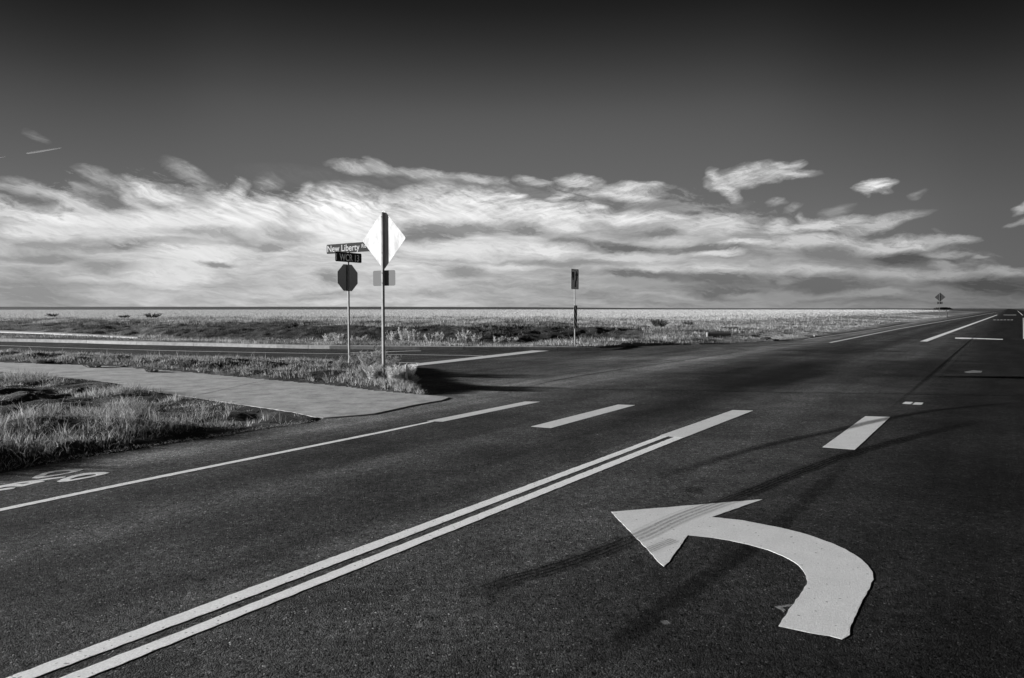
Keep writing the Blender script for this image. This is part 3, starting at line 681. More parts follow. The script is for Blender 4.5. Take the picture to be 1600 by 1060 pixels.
def veg_mat(name, k):
    m = mat(name, .2, .8, spec=.15); t = m.node_tree
    an = nd(t, 'ShaderNodeAttribute'); an.attribute_name = 'shade'
    v = mathn(t, 'MULTIPLY', an.outputs['Fac'], k); setcol(m, v)
    tl = nd(t, 'ShaderNodeBsdfTranslucent'); lk(t, v, tl.inputs[0]); mx = nd(t, 'ShaderNodeMixShader'); mx.inputs[0].default_value = .3
    lk(t, bs(m).outputs[0], mx.inputs[1]); lk(t, tl.outputs[0], mx.inputs[2]); lk(t, mx.outputs[0], t.nodes['Material Output'].inputs['Surface'])
    return m
m_grass = veg_mat('dry_grass', .9)
def scatter(n, poly=None, box=None):
    if poly is not None:
        xs_ = [p[0] for p in poly]; ys_ = [p[1] for p in poly]; box = (min(xs_), max(xs_), min(ys_), max(ys_))
    x = rng.uniform(box[0], box[1], n); y = rng.uniform(box[2], box[3], n)
    if poly is not None: k = inpoly(x, y, poly); x, y = x[k], y[k]
    return x, y
def tufts(x, y, nb, spread):
    x = np.repeat(x, nb); y = np.repeat(y, nb)
    global LAST
    a = rng.normal(0, spread, len(x)); b = rng.normal(0, spread, len(x)); LAST = (a/spread*.7, b/spread*.7)
    return x+a, y+b
def off_pave(x, y, m=0.0):
    a = inpoly(x, y, road_poly) | inpoly(x, y, path_poly)
    if m:
        d = np.minimum(pdist(x, y, road_poly, True), pdist(x, y, path_poly, True)); a |= d < m
    return ~a

# verge in the left foreground
polyA = [(-30, 20)] + [(p[0], p[1]) for p in path_lo[1:]] + [(p[0], p[1]) for p in near_edge[::-1]] + [(-12, 5)]
x, y = scatter(34000, polyA)
keep = (x > -17) & off_pave(x, y, 0.02); x, y = x[keep], y[keep]
den = fbm(x*.75+2, y*.75, 4); re = pdist(x, y, near_edge)
s_, t__ = x*Rt[0]+y*Rt[1], x*Md[0]+y*Md[1]
bare = ss(5.4, 6.9, t__+.7*(den-.5))*(x > -9.5)*(1-ss(1.9, 3.0, re))                     # bare rutted earth towards the tip
keep = rng.random(len(x)) < np.clip(ss(.43, .55, den)*(1-.96*bare)+0.34*(1-.85*bare), 0, 1)*np.interp(re, [0, .12, .5], [.1, .45, 1]); x, y, den, re = x[keep], y[keep], den[keep], re[keep]
th_ = 0.28+1.45*ss(.44, .62, den)
th_ *= rng.uniform(.5, 1.5, len(x)); tsh = np.repeat(rng.uniform(.5, 1.4, len(x)), 12)
bx, by = tufts(x, y, 12, .04); hh = np.repeat(th_, 12); ow = LAST
k = off_pave(bx, by, 0.0); bx, by, hh, tsh = bx[k], by[k], hh[k], tsh[k]; ow = (ow[0][k], ow[1][k])
H = rng.uniform(.03, .125, len(bx))*hh; dR = pdist(bx, by, near_edge); H *= np.interp(dR, [0, .3, 1.0, 1.6], [.25, .5, .85, 1.0])
P = np.stack([bx, by, zat(bx, by)-.01], 1)
sh = rng.uniform(.18, .60, len(bx))*(.6+.6*fbm(bx*1.5, by*1.5, 2))*tsh
o = link('grass', blade_mesh('grass', P, H, rng.uniform(.004, .009, len(bx)), rng.uniform(.2, 1.1, len(bx)), sh, outw=ow), None, m_grass)
tag(o, 'clumpy dry grass on the triangular verge in the left foreground', 'grass', kind='stuff')
# low straw litter along the pavement edge
ep = resample(near_edge, .02); ex = np.array([p.x for p in ep]); ey = np.array([p.y for p in ep])
ex = ex-rng.gamma(1.3, .07, len(ex))*Rt[0]; ey = ey-rng.gamma(1.3, .07, len(ey))*Rt[1]
ex, ey = tufts(ex, ey, 4, .03)
P = np.stack([ex, ey, np.maximum(zat(ex, ey), .0)+.004], 1)
o = link('straw_litter', blade_mesh('straw_litter', P, rng.uniform(.008, .03, len(ex)), rng.uniform(.004, .01, len(ex)), rng.uniform(1, 4, len(ex)), rng.uniform(.15, .5, len(ex))), None, m_grass)
tag(o, 'thin line of pale straw lying along the road edge', 'straw', kind='stuff')

# strip between footway and side street
polyB = [(p[0], p[1]) for p in path_up] + [(p[0], p[1]) for p in corner] + [(p[0], p[1]) for p in cross_near[:-1]] + [(-30, 29)]
x, y = scatter(30000, polyB); keep = off_pave(x, y, .03) & (x > -26); x, y = x[keep], y[keep]
den = fbm(x*.9+20, y*.9, 4)
leftness = ss(-6, -11, x)
keep = rng.random(len(x)) < np.clip(.25+.9*ss(.4, .6, den)+.6*leftness, 0, 1)*np.where(x > -6.5, .8, 1); x, y, den = x[keep], y[keep], den[keep]
tsh = np.repeat(rng.uniform(.55, 1.35, len(x)), 6); bx, by = tufts(x, y, 6, .05); k = off_pave(bx, by); bx, by, tsh = bx[k], by[k], tsh[k]; ow = (LAST[0][k], LAST[1][k])
H = rng.uniform(.04, .17, len(bx))*(.6+.7*fbm(bx*.7, by*.7, 3))*np.interp(bx, [-12, -8, -4], [1.0, .75, 1.1])
H *= np.where(rng.random(len(bx)) < .01, 2.6, 1)
P = np.stack([bx, by, zat(bx, by)-.01], 1)
o = link('grass', blade_mesh('grass_strip', P, H, rng.uniform(.008, .016, len(bx)), rng.uniform(.2, .9, len(bx)), rng.uniform(.14, .44, len(bx))*tsh, outw=ow), None, m_grass)
tag(o, 'dry grass on the strip between footpath and side street', 'grass', kind='stuff')

cp = resample(corner, .012); x = np.array([p.x for p in cp]); y = np.array([p.y for p in cp])
x = np.tile(x, 3); y = np.tile(y, 3)
x = x-rng.gamma(1.4, .28, len(x)); y = y+rng.normal(0, .08, len(x)); k = off_pave(x, y, .03); x, y = x[k], y[k]
bx, by = tufts(x, y, 9, .035); P = np.stack([bx, by, zat(bx, by)-.01], 1)
o = link('grass', blade_mesh('grass_corner', P, rng.uniform(.03, .15, len(bx)), rng.uniform(.005, .011, len(bx)), rng.uniform(.2, 1, len(bx)), rng.uniform(.25, .62, len(bx)), outw=LAST), None, m_grass)
tag(o, 'pale dry grass covering the raised soil of the street corner', 'grass', kind='stuff')

# verge, ditch and bank beyond the side street
def kerbside_scatter(n, x0, x1, y0, y1):
    x, y = scatter(n, box=(x0, x1, y0, y1)); dk = pdist(x, y, kn); s = x*Rt[0]+y*Rt[1]
    k = off_pave(x, y, 0.0) & (y > np.interp(x, [-60, -20, 0, 12], [40, 31, 25, 25])) & (s < SL-.4) & (dk > .25)
    k &= ~inpoly(x, y, far_path)
    k &= (np.abs(np.arctan2(x, y)) < .70)
    return x[k], y[k], dk[k], s[k]
x, y, dk, s = kerbside_scatter(150000, -48, 48, 28, 66)
den = fbm(x*.45+4, y*.6, 4)
bankz = (dk > 8) & (dk < 16.5) & (x-(y-30)*.15 < 6)
pr_ = np.where(bankz, .12+.75*ss(.5, .68, den), .45+.6*ss(.4, .6, den)); pr_ = np.where(dk < 8, .75, pr_)
pr_ *= np.interp(-(s-SL), [0, 3, 8], [.15, .35, 1.0])
keep = rng.random(len(x)) < pr_; x, y, dk, den, s = x[keep], y[keep], dk[keep], den[keep], s[keep]
bx, by = tufts(x, y, 3, .09); dk3 = np.repeat(dk, 3); s3 = np.repeat(s, 3)
H = rng.uniform(.06, .24, len(bx))*(.5+fbm(bx*.5, by*.5, 3)); H *= np.where(dk3 < 3, .8, 1.0)*np.interp(-(s3-SL), [0, 6], [.5, 1])
P = np.stack([bx, by, zat(bx, by)-.02], 1)
clus = fbm(bx*.6+11, by*.8, 3)
inb = ((dk3 > 8.5) & (dk3 < 15.5) & (bx-(by-30)*.15 < 6))
sh = rng.uniform(.12, .38, len(bx))*np.where(inb, .38, 1)*(.45+1.1*ss(.35, .65, clus))
o = link('grass', blade_mesh('grass_bank', P, H, rng.uniform(.012, .028, len(bx)), rng.uniform(.2, .9, len(bx)), sh), None, m_grass)
tag(o, 'rough grass on the far verge, ditch and bank behind the kerb', 'grass', kind='stuff')

# sparse growth along the far road
x, y = scatter(150000, box=(5, 120, 60, 170)); s = x*Rt[0]+y*Rt[1]; dk = pdist(x, y, kn)
k = (s < SL-1.5) & (s > -42) & (np.arctan2(x, y) < .66); x, y, s = x[k], y[k], s[k]
k = (1-field_mask(x, y) > rng.random(len(x))) & (rng.random(len(x)) < ss(.40, .58, fbm(x*.15, y*.1+3, 3))+.12)*1; k = k.astype(bool); x, y = x[k], y[k]
P = np.stack([x, y, zat(x, y)-.02], 1)
o = link('grass', blade_mesh('grass_far', P, rng.uniform(.06, .22, len(x)), rng.uniform(.02, .045, len(x)), rng.uniform(.2, .9, len(x)), rng.uniform(.16, .40, len(x))), None, m_grass)
tag(o, 'thin dry grass beside the far road up to the distant sign', 'grass', kind='stuff')

# stubble field
N = 380000
R = 48+ (420-48)*rng.random(N)**1.6; A_ = rng.uniform(-.70, .60, N); x = R*np.sin(A_); y = R*np.cos(A_)
k = (field_mask(x, y) > rng.random(N)*.8+.1) & (y > 40); x, y, R = x[k], y[k], R[k]
H = rng.uniform(.10, .24, len(x)); W = rng.uniform(.02, .05, len(x))*np.interp(R, [50, 300], [.6, 1.5])
P = np.stack([x, y, zat(x, y)-.02], 1)
o = link('stubble', blade_mesh('stubble', P, H, W, rng.uniform(.1, .5, len(x)), rng.uniform(.38, .55, len(x))*(.85+.15*ss(-.6, .15, np.arctan2(x, y)))), None, m_grass)
tag(o, 'bright stubble covering the wide field beyond the bank', 'stubble', kind='stuff')

# individual weeds: stems with fine side branches
def weed(name, x, y, h, r, nst, shade, label, cat, group=None, nb=26, dense=1.0, wd=1.0):
    z0 = float(zat(np.array([x]), np.array([y]))[0])
    Ps = []; Hs = []; 
    n = int(nst)
    V = []; Fq = []; Ft = []; S = []
    def seg(a, b, w0, w1, shd):
        d = (b-a); sd = Vector((random.uniform(-1, 1), random.uniform(-1, 1), random.uniform(-.3, .3))).cross(d)
        if sd.length < 1e-6: sd = Vector((1, 0, 0))
        sd.normalize(); i = len(V)
        V.extend([a-sd*w0/2, a+sd*w0/2, b+sd*w1/2, b-sd*w1/2]); Fq.append((i, i+1, i+2, i+3)); S.extend([shd]*4)
    for _ in range(n):
        th = random.uniform(0, 2*math.pi); rr = r*math.sqrt(random.random())*.45
        b0 = Vector((math.cos(th)*rr, math.sin(th)*rr, -.02)); hh = h*random.uniform(.55, 1.0)
        out = Vector((math.cos(th), math.sin(th), 0))*r*random.uniform(.15, .8)
        m1 = b0+out*.4+Vector((0, 0, hh*.55)); t1 = b0+out+Vector((random.uniform(-.04, .04), random.uniform(-.04, .04), hh))
        shd = shade*random.uniform(.6, 1.3)
        w = (.006+.006*h)*wd
        seg(b0, m1, w, w*.8, shd); seg(m1, t1, w*.8, w*.4, shd)
        for k in range(int(nb*dense)):
            f = random.uniform(.12, 1.0); q = b0.lerp(m1, f/.55) if f < .55 else m1.lerp(t1, (f-.55)/.45)
            a2 = random.uniform(0, 2*math.pi); L = (.05+.14*h)*random.uniform(.4, 1)*(1.15-f*.6)
            e = q+Vector((math.cos(a2)*L, math.sin(a2)*L, L*random.uniform(.3, 1.1)))
            seg(q, e, .009*wd, .004*wd, shd*random.uniform(.7, 1.35))
    me = pymesh(name, V, Fq); a = me.attributes.new('shade', 'FLOAT', 'POINT'); a.data.foreach_set('value', np.array(S, np.float32))
    o = link(name, me, None, m_grass); o.location = (x, y, z0); tag(o, label, cat, group)
    return o
def at(px, py): p = G(px, py); return p.x, p.y
near_w = [(633, 603, .42, .26, 60, .62, 'pale bushy weed at the corner, right of the diamond sign post'),
          (619, 607, .36, .26, 54, .52, 'pale low weed close against the diamond sign post'),
          (585, 605, .34, .26, 40, .46, 'grey low weed just left of the diamond sign post'),
          (570, 601, .28, .24, 26, .28, 'low weed third from the diamond post on its left side'),
          (575, 586, .50, .28, 26, .34, 'tall grey weed between the two near sign posts'),
          (594, 584, .58, .26, 26, .32, 'tallest feathery weed behind the diamond sign post'),
          (556, 581, .42, .24, 14, .24, 'feathery weed right of the stop sign post'),
          (528, 582, .36, .24, 14, .24, 'feathery weed left of the stop sign post'),
          (614, 588, .46, .22, 14, .26, 'dark leafy weed behind the small corner stakes'),
          (643, 603, .26, .16, 24, .5, 'small weed at the very tip of the corner'),
          (505, 577, .30, .24, 10, .24, 'weed on the strip, well left of the stop sign')]
for a in near_w: weed('weed', *at(a[0], a[1]), a[2], a[3], a[4], a[5], a[6], 'weed', 'weeds round the near sign posts', nb=34, wd=1.0)
p_list = [(236, 584), (290, 580), (395, 590), (60, 571), (150, 577), (20, 556.5)]
pl_lab = ['dark bush at the footpath edge in the left strip', 'low weed right of the dark bush by the footpath', 'small weed by the middle of the footpath edge',
          'weed on the strip near the left border', 'low weed left of the dark bush by the footpath', 'tall thin weed by the side street at the left border']
for (px, py), lb in zip(p_list, pl_lab): weed('weed', *at(px, py-2), random.uniform(.18, .3), .3, 18, .12 if 'dark' in lb else .24, lb, 'weed', 'weeds on the strip', nb=24, wd=1.6)
# tall weeds in the ditch
spots = [(513, .55), (530, .6), (553, .5), (566, .6), (612, .65), (630, .8), (641, .95), (652, .75), (672, .6), (686, .6), (705, .5), (723, .7), (730, .8), (742, .6), (779, .5), (800, .45)]
words = ['first', 'second', 'third', 'fourth', 'fifth', 'sixth', 'seventh', 'eighth', 'ninth', 'tenth', 'eleventh', 'twelfth', 'thirteenth', 'fourteenth', 'fifteenth', 'sixteenth']
for (px, h), wd_ in zip(spots, words):
    d = random.uniform(534.0, 537.5); X0, Y0 = at(px, d)
    weed('tall_weed', X0, Y0, h, .34, 17, .44, f'tall feathery weed in the ditch, {wd_} from the left', 'weed', 'tall weeds in the ditch behind the kerb', nb=26, wd=2.6)
for px, py, h, r, shd, lb in [(237, 510.5, .55, .8, .045, 'dark round bush on the bank top, larger of the left pair'), (82, 509, .4, .6, .05, 'dark bush on the bank near the left border'),
                          (195, 511, .35, .5, .05, 'small dark bush left of the round bush on the bank'), (1030, 519.5, .62, .75, .11, 'round grey tumbleweed bush right of the keep right sign'),
                          (1075, 516, .4, .5, .13, 'small grey bush right of the tumbleweed'), (1140, 521, .3, .6, .12, 'low flat bush beyond the pipe'), (985, 531, .3, .5, .16, 'low weed clump behind the end of the kerb')]:
    weed('bush', *at(px, py), h, r, 46, shd, lb, 'bush', None, nb=26, wd=4.2)

# ---------------------------------------------------------------- signs
RZ = -ANG
m_galv = mat('galvanised_steel', 0.3, 0.7, metal=0, spec=.2); t_ = m_galv.node_tree; p_ = pos(t_, (1, 1, 1))
a = noise(t_, p_, 9, 5, .6); v = maprange(t_, a, .3, .7, .20, .32)
hp = nd(t_, 'ShaderNodeTexCoord'); hs = nd(t_, 'ShaderNodeSeparateXYZ'); lk(t_, hp.outputs['Object'], hs.inputs[0])
hz = mathn(t_, 'MULTIPLY', mathn(t_, 'SUBTRACT', mathn(t_, 'FRACT', mathn(t_, 'DIVIDE', hs.outputs[2], .0254)), .5), .0254)
hx = mathn(t_, 'MINIMUM', mathn(t_, 'ABSOLUTE', hs.outputs[0]), mathn(t_, 'ABSOLUTE', hs.outputs[1]))
hr_ = mathn(t_, 'SQRT', mathn(t_, 'ADD', mathn(t_, 'MULTIPLY', hz, hz), mathn(t_, 'MULTIPLY', hx, hx)))
setcol(m_galv, mixf(t_, mathn(t_, 'LESS_THAN', hr_, .0068), v, .02))
m_alu = mat('aluminium_back', 0.5, 0.6, metal=.0, spec=.05); t_ = m_alu.node_tree; p_ = pos(t_, (1, 1, .4))
a = noise(t_, p_, 5, 6, .65, .6); setcol(m_alu, maprange(t_, a, .38, .6, .34, .54)); pass
m_aludark = mat('weathered_aluminium', 0.13, 0.22, metal=.85, spec=.4)
m_plq = mat('dull_aluminium', 0.095, 0.7, metal=0, spec=.1)
m_signdark = mat('sign_sheeting_dark', 0.03, 0.8, spec=.03)
m_white = mat('reflective_white', 0.7, 0.6, spec=.1)
m_whiteS = mat('lettering_shade_side', 0.9, .5, spec=.3); m_whiteL = mat('lettering_sun_side', 0.32, .6, spec=.05)  # same white lettering, lifted for the shaded blade, lowered for the sunlit one
m_black = mat('black_film', 0.012, 0.5, spec=.3); m_hole = mat('hole_shadow', 0.01, .9)
m_farpost = mat('dull_post', .1, .9, spec=.02); m_fardk = mat('far_aluminium', .03, .8, spec=.02)
m_keep = mat('worn_white_sheeting', 0.55, .5, spec=.3)

def rrect(w, h, r, n=5):
    out = []
    for cx, cy, a0 in ((w/2-r, h/2-r, 0), (-w/2+r, h/2-r, 90), (-w/2+r, -h/2+r, 180), (w/2-r, -h/2+r, 270)):
        for k in range(n+1):
            a = math.radians(a0+90*k/n); out.append((cx+r*math.cos(a), cy+r*math.sin(a)))
    return out
def plate(name, outline, th, frame, origin, m, parent, bev=0.0):
    """outline in (u, v); frame gives the unit vectors of u, v and the face normal"""
    U, V_, N_ = [Vector(f) for f in frame]; O = Vector(origin); n = len(outline)
    vs = [O+U*a+V_*b+N_*th/2 for a, b in outline]+[O+U*a+V_*b-N_*th/2 for a, b in outline]
    fs = [tuple(range(n)), tuple(range(2*n-1, n-1, -1))]+[(i, n+i, n+(i+1) % n, (i+1) % n) for i in range(n)]
    me = pymesh(name, vs, fs); bm = bmesh.new(); bm.from_mesh(me); bmesh.ops.recalc_face_normals(bm, faces=bm.faces); bm.to_mesh(me); bm.free()
    return link(name, me, parent, m)
FX = ((0, 1, 0), (0, 0, 1), (1, 0, 0))        # plate seen from +X, right is +Y
FY = ((1, 0, 0), (0, 0, 1), (0, -1, 0))       # plate seen from -Y, right is +X
def post(w, d, z1, parent, lean=0.0, name='post', holes=True, z0=-0.3, sq=None):
    bm = bmesh.new(); bmesh.ops.create_cube(bm, size=1)
    for v_ in bm.verts: v_.co = Vector((v_.co.x*w, v_.co.y*d, z0 if v_.co.z < 0 else z1))
    bmesh.ops.bevel(bm, geom=[e for e in bm.edges if abs((e.verts[0].co-e.verts[1].co).z) > .5], offset=.006, segments=2, affect='EDGES')
    for v_ in bm.verts: v_.co.x += lean*v_.co.z
    me = bpy.data.meshes.new(name); bm.to_mesh(me); bm.free(); o = link(name, me, parent, m_galv)
    return o
def bolt(parent, loc, axis='Y', r=.011):
    bm = bmesh.new(); bmesh.ops.create_cone(bm, cap_ends=True, segments=6, radius1=r, radius2=r*.8, depth=.012)
    bmesh.ops.rotate(bm, verts=bm.verts, matrix=Matrix.Rotation(math.pi/2, 3, 'X' if axis == 'Y' else 'Y'))
    bmesh.ops.translate(bm, verts=bm.verts, vec=loc); me = bpy.data.meshes.new('bolt'); bm.to_mesh(me); bm.free()
    return link('bolt', me, parent, m_galv)
def text(s, cap, u0, u1, frame, origin, parent, m, name='lettering'):
    cu = bpy.data.curves.new('t', 'FONT'); cu.body = s; cu.size = 1; cu.extrude = 0.0008; cu.offset = 0.008
    ob = bpy.data.objects.new('t', cu); C.objects.link(ob); bpy.context.view_layer.update()
    me = bpy.data.meshes.new_from_object(ob.evaluated_get(bpy.context.evaluated_depsgraph_get())); bpy.data.objects.remove(ob); bpy.data.curves.remove(cu)
    U, V_, N_ = [Vector(f) for f in frame]; O = Vector(origin)
    X0 = min(v_.co.x for v_ in me.vertices); X1 = max(v_.co.x for v_ in me.vertices)
    for v_ in me.vertices: v_.co = O+U*(u0+(v_.co.x-X0)/(X1-X0)*(u1-u0))+V_*((v_.co.y/.70-.5)*cap)+N_*v_.co.z
    me.materials.clear(); return link(name, me, parent, m)

# stop sign with two street name blades
def zpx(py, depth, px=545):
    d = ray(px, py); return CAMH+d.z/d.y*depth
B0 = G(546, 577.5); SB = empty('stop_sign', (B0.x, B0.y, 0.0), RZ); D0 = B0.y
tag(SB, 'octagonal stop sign seen from behind with two dark street name blades above it', 'stop sign')
ztop = zpx(381, D0)
post(.05, .05, zpx(408, D0), SB, lean=-.004)
zc = zpx(434.2, D0); R8 = .405
oct_ = [(R8*1.0*math.cos(math.radians(22.5+45*k)), R8*math.sin(math.radians(22.5+45*k))) for k in range(8)]
op = plate('sign_panel', oct_, .004, FX, (-.032, 0, zc), m_aludark, SB)
plate('sign_edge', [(a*1.012, b*1.012) for a, b in oct_], .002, FX, (-.0362, 0, zc), m_white, SB)
bolt(SB, (.03, 0, zc+.25), 'X'); bolt(SB, (.03, 0, zc-.25), 'X')
zw = (zpx(402.6, D0)); hw = .27
wb = plate('name_blade', rrect(.98, hw, .035), .006, FX, (.035, -.02, zw), m_signdark, SB); wb['label'] = 'lower dark name blade reading WCR 13'
text('WCR 13', .195, -.356, .367, FX, (.0395, 0, zw-.005), wb, m_whiteS)
text('I', .185, -.485, -.462, FX, (.0395, 0, zw-.005), wb, m_whiteS)
plate('name_bracket', rrect(.06, .09, .01), .05, FX, (.0, 0, zw), m_galv, SB)
zl = zpx(388.2, D0)+.01; hl = .27
lb_ = plate('name_blade', rrect(1.82, hl, .035), .006, FY, (0, 0, zl), m_signdark, SB); lb_['label'] = 'upper dark name blade reading New Liberty Rd'
text('New Liberty', .185, -.875, .465, FY, (0, -.0045, zl+.012), lb_, m_whiteL)
text('Rd', .11, .55, .72, FY, (0, -.0045, zl+.03), lb_, m_whiteL)
plate('blade_saddle', rrect(.07, .06, .01), .04, FY, (0, .0, zl-.15), m_galv, SB)

# big diamond warning sign seen from behind
B1 = G(599.6, 603.5); DS = empty('warning_sign', (B1.x, B1.y, 0.0), RZ); D1 = B1.y
tag(DS, 'large near diamond warning sign seen from behind, bare metal back bright in the sun', 'warning sign')
post(.055, .062, zpx(332, D1, 600), DS)
def dia(side, r, n=5):
    return [((a-b)/math.sqrt(2), (a+b)/math.sqrt(2)) for a, b in rrect(side, side, r, n)]
zd = zpx(374.5, D1, 600)
plate('sign_panel', dia(.955, .045), .003, FY, (0.0, .036, zd), m_alu, DS)
zq = zpx(434.8, D1, 600)
plate('plaque', rrect(.69, .345, .04), .003, FY, (.0, .036, zq), m_plq, DS)
for zz in (zd+.50, zd-.30, zq+.11, zq-.11): bolt(DS, (0, -.036, zz))

# keep right sign with a striped object marker, on the kerb verge
B2 = G(898.3, 541.0, .12); KS_ = empty('keep_right_sign', (B2.x, B2.y, .12), RZ); D2 = B2.y
tag(KS_, 'keep right sign with black arrow above a striped marker board behind the kerb', 'traffic sign')
def zk(py): return zpx(py, D2, 898)-.12
po = post(.045, .045, zk(423), KS_, lean=-.012, holes=False)
zc = zk(436.5); fx = .05
kp = plate('sign_panel', rrect(.66, .87, .04), .004, FX, (.032-.012*zc, -.02, zc), m_keep, KS_)
OX = (.0355-.012*zc, -.02, zc)
plate('border', rrect(.655, .865, .04), .002, FX, (.0300-.012*zc, -.02, zc), m_black, KS_)
def glyph(outline, name): return plate(name, outline, .002, FX, OX, m_black, kp)
glyph([(.02, .14), (.17, .36), (.30, .14), (.215, .16), (.20, .04), (.13, -.10), (.09, -.22), (.085, -.34), (-.02, -.34), (-.01, -.20), (.04, -.07), (.10, .06), (.115, .16)], 'arrow_symbol')
glyph([(-.26, .30), (-.06, .30), (-.07, .10), (-.12, -.04), (-.18, -.04), (-.24, .12)], 'island_symbol')
bd = [rrect(.66, .87, .04), None]
zm = zk(495.6); mk = plate('marker_board', rrect(.30, 1.0, .02), .004, FX, (.032-.012*zm, .01, zm), m_keep, KS_)
w_, h_ = .146, .49
for k in range(-1, 5):                       # black diagonal bars, clipped to the board
    y0 = h_-.02-k*.28
    pl = [(-w_, y0), (w_, y0-.34), (w_, y0-.34-.145), (-w_, y0-.145)]
    def clip(pl, lim, up):
        out = []
        for i in range(len(pl)):
            a, b = pl[i], pl[(i+1) % len(pl)]; ia = (a[1] <= lim) if up else (a[1] >= lim); ib = (b[1] <= lim) if up else (b[1] >= lim)
            if ia: out.append(a)
            if ia != ib: f = (lim-a[1])/(b[1]-a[1]); out.append((a[0]+(b[0]-a[0])*f, lim))
        return out
    pl = clip(clip(pl, h_, True), -h_, False)
    if len(pl) > 2: plate('stripe', pl, .002, FX, (.0355-.012*zm, .01, zm), m_black, mk)

# distant diamond sign by the far road
T3 = G(1467.5, 496.2); FS = empty('warning_sign', (T3.x, T3.y, float(zat(np.array([T3.x]), np.array([T3.y]))[0])), RZ); D3 = T3.y
tag(FS, 'small distant diamond warning sign seen from behind beside the far road on the horizon', 'warning sign')
def z3(py): return zpx(py, D3, 1467)-FS.location.z
post(.07, .07, z3(459), FS, holes=False).data.materials[0] = m_farpost
plate('sign_panel', dia(1.25, .05), .004, FY, (0.05, .04, z3(464.6)), m_fardk, FS)
plate('plaque', rrect(.92, .44, .04), .004, FY, (0.05, .04, z3(473.6)), m_signdark, FS)

# small posts
def stake(name, px, py, h, w, label, cat, m, lean=0.0, group=None):
    q = G(px, py); z0 = float(zat(np.array([q.x]), np.array([q.y]))[0])
    bm = bmesh.new(); bmesh.ops.create_cube(bm, size=1)
    for v_ in bm.verts: v_.co = Vector((v_.co.x*w*(1 if v_.co.z < 0 else .85), v_.co.y*w*.5, -.15 if v_.co.z < 0 else h))
    bmesh.ops.bevel(bm, geom=list(bm.edges), offset=w*.1, segments=1, affect='EDGES')
    bm.verts.ensure_lookup_table()
    for v_ in bm.verts: v_.co.x += lean*v_.co.z; v_.co.z += .02*math.copysign(1, v_.co.x)*(v_.co.z > h*.8)
    me = bpy.data.meshes.new(name); bm.to_mesh(me); bm.free(); o = link(name, me, None, m); o.location = (q.x, q.y, z0); o.rotation_euler = (0, 0, .3)
    tag(o, label, cat, group); return o
m_wood = mat('bleached_wood', .4, .85); t_ = m_wood.node_tree; a = noise(t_, pos(t_, (8, 8, 1)), 8, 4); setcol(m_wood, maprange(t_, a, .3, .7, .26, .48))
stake('survey_stake', 624, 606, .40, .035, 'short thin wooden stake at the corner, left of two', 'stake', m_wood, .02, 'stakes by the corner weeds')
stake('survey_stake', 636, 608, .47, .05, 'thicker wooden stake at the corner, right of two', 'stake', m_wood, -.02, 'stakes by the corner weeds')
m_dkw = mat('dark_post_plastic', .03, .7)
stake('marker_post', 1480, 495.5, 1.25, .16, 'short dark leaning marker post beside the far road', 'marker post', m_dkw, -.10)

# drain pipe lying at the far corner, and a rock beside it
q = G(1112, 531.5); pr_o = empty('drain_pipe', (q.x, q.y, float(zat(np.array([q.x]), np.array([q.y]))[0])+.10), 0)
tag(pr_o, 'short concrete drain pipe with a pale end lying in the dirt at the far corner', 'pipe')
bm = bmesh.new(); n = 20; L_ = 1.25; ro, ri = .17, .12
rings = []
for (xx, rr) in ((0, ri), (0, ro), (L_, ro), (L_, ri), (.0, ri)):
    rings.append([bm.verts.new((xx-.25, rr*math.cos(2*math.pi*k/n), rr*math.sin(2*math.pi*k/n))) for k in range(n)])
for a_, b_ in zip(rings, rings[1:]):
    for k in range(n): bm.faces.new((a_[k], a_[(k+1) % n], b_[(k+1) % n], b_[k]))
bmesh.ops.remove_doubles(bm, verts=bm.verts, dist=.0001); bmesh.ops.recalc_face_normals(bm, faces=bm.faces)
me = bpy.data.meshes.new('pipe_barrel'); bm.to_mesh(me); bm.free()
m_pipe = mat('shaded_concrete', .07, .9); pb = link('barrel', me, pr_o, m_pipe)  # shade on the barrel put into a darker concrete tone
m_capc = mat('sunlit_concrete', .2, .9)  # sunlit pipe end painted as a paler concrete
bm = bmesh.new()
o1 = [bm.verts.new((-.262, ro*1.02*math.cos(2*math.pi*k/n), ro*1.02*math.sin(2*math.pi*k/n))) for k in range(n)]
o2 = [bm.verts.new((-.18, ro*1.02*math.cos(2*math.pi*k/n), ro*1.02*math.sin(2*math.pi*k/n))) for k in range(n)]
bm.faces.new(o1)
for k in range(n): bm.faces.new((o1[k], o1[(k+1) % n], o2[(k+1) % n], o2[k]))
bmesh.ops.recalc_face_normals(bm, faces=bm.faces)
me = bpy.data.meshes.new('pipe_cap'); bm.to_mesh(me); bm.free(); link('end_cap', me, pr_o, m_capc)
pr_o.rotation_euler = (0, 0, -.12)
def rock(px, py, r, label, shade=.05, flat=.45):
    q = G(px, py); bm = bmesh.new(); bmesh.ops.create_icosphere(bm, subdivisions=3, radius=r)
    for v_ in bm.verts:
        f = 1+.5*(float(fbm(np.array([v_.co.x*3/r*.4+px]), np.array([v_.co.y*3/r*.4+v_.co.z*4]), 3)[0])-.5); v_.co *= f; v_.co.z *= flat; v_.co.x *= 1.4
    me = bpy.data.meshes.new('rock'); bm.to_mesh(me); bm.free()
    o = link('rock', me, None, m_rock); o.location = (q.x, q.y, float(zat(np.array([q.x]), np.array([q.y]))[0])+r*flat*.3); tag(o, label, 'rock')
m_rock = mat('dark_clod', .05, .95); t_ = m_rock.node_tree; a = noise(t_, pos(t_), 12, 5); setcol(m_rock, maprange(t_, a, .3, .7, .03, .09)); bump(m_rock, a, .8, .04)
rock(1196, 532.5, .26, 'dark earthy rock right of the drain pipe at the far corner')
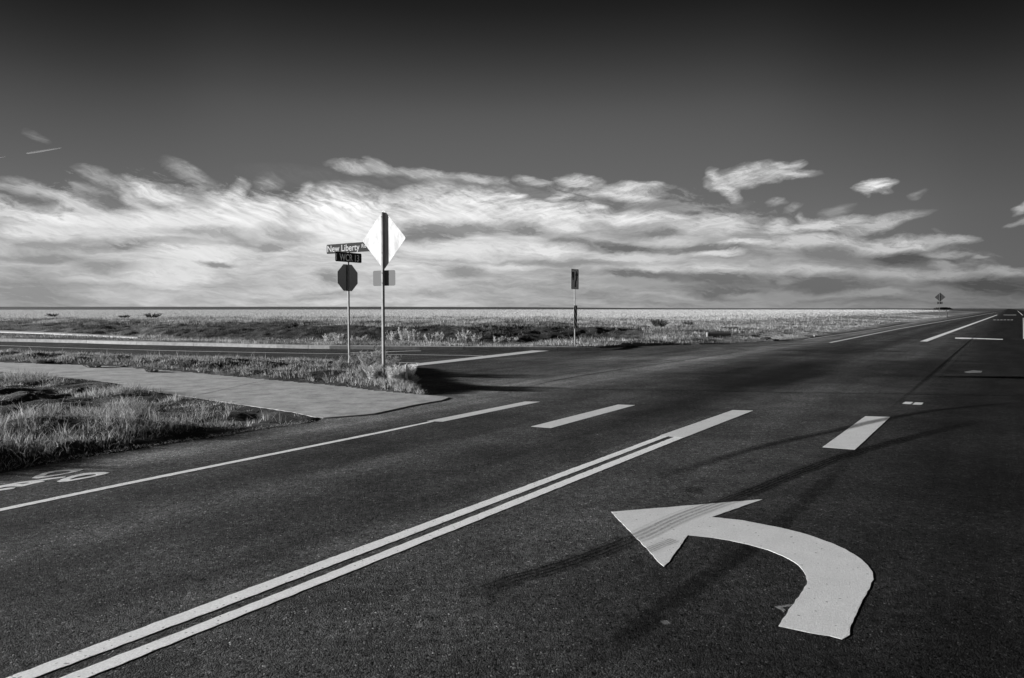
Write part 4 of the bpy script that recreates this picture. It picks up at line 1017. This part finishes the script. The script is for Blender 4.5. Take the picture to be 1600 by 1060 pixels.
rock(1208, 533.0, .2, 'smaller dark rock touching the larger one by the drain pipe')
rock(1065, 539.0, .14, 'flat dark rock left of the drain pipe at the road edge')
rock(640, 626.5, .022, 'tiny dark stone alone on the footpath end', flat=.7)

# far clump of trees on the horizon
q = ray(1473, 482); Rg = 620.0; cx, cy = q.x/q.y*Rg, Rg
gx = []; 
for k in range(2600):
    u = rng.uniform(-1, 1); gx.append((cx+u*7.0, cy+rng.uniform(-3, 3), rng.uniform(0, 1)*(1-abs(u)**3)))
gx = np.array(gx); zc_ = float(zat(np.array([cx]), np.array([cy]))[0])
P = np.stack([gx[:, 0], gx[:, 1], zc_-.1+gx[:, 2]*1.6], 1)
o = link('tree_belt', blade_mesh('tree_belt', P, rng.uniform(.3, .7, len(P)), rng.uniform(.3, .7, len(P)), rng.uniform(.2, 1, len(P)), rng.uniform(.02, .05, len(P))), None, m_grass)
tag(o, 'low dark belt of trees on the horizon behind the distant diamond sign', 'trees', kind='stuff')

# contrails high in the sky
m_tr = mat('ice_trail', .85, 1.0, spec=0)
def contrail(a, b, w, label):
    R = 9000.0; A = Vector((0, 0, CAMH))+ray(*a)*R; B = Vector((0, 0, CAMH))+ray(*b)*R
    n = 24; seg = 8; d = (B-A).normalized(); s1 = d.cross(Vector((0, 0, 1))).normalized(); s2 = d.cross(s1); vs = []; fs = []
    for i in range(n+1):
        f = i/n; c = A.lerp(B, f); r = w*R/F*(.25+.75*math.sin(math.pi*min(1, f*1.0+.0))**.5+.02)*(1.25-.6*f)
        for k in range(seg): an = 2*math.pi*k/seg; vs.append(c+s1*r*math.cos(an)+s2*r*math.sin(an))
        if i:
            for k in range(seg): fs.append(((i-1)*seg+k, (i-1)*seg+(k+1) % seg, i*seg+(k+1) % seg, i*seg+k))
    o = link('contrail', pymesh('contrail', vs, fs), None, m_tr); tag(o, label, 'contrail', 'contrails in the upper left sky')
contrail((41, 240.2), (96, 231.3), 1.0, 'short bright aircraft trail in the upper left sky')
contrail((-30, 250), (9, 245.2), .55, 'faint aircraft trail cut by the left border')
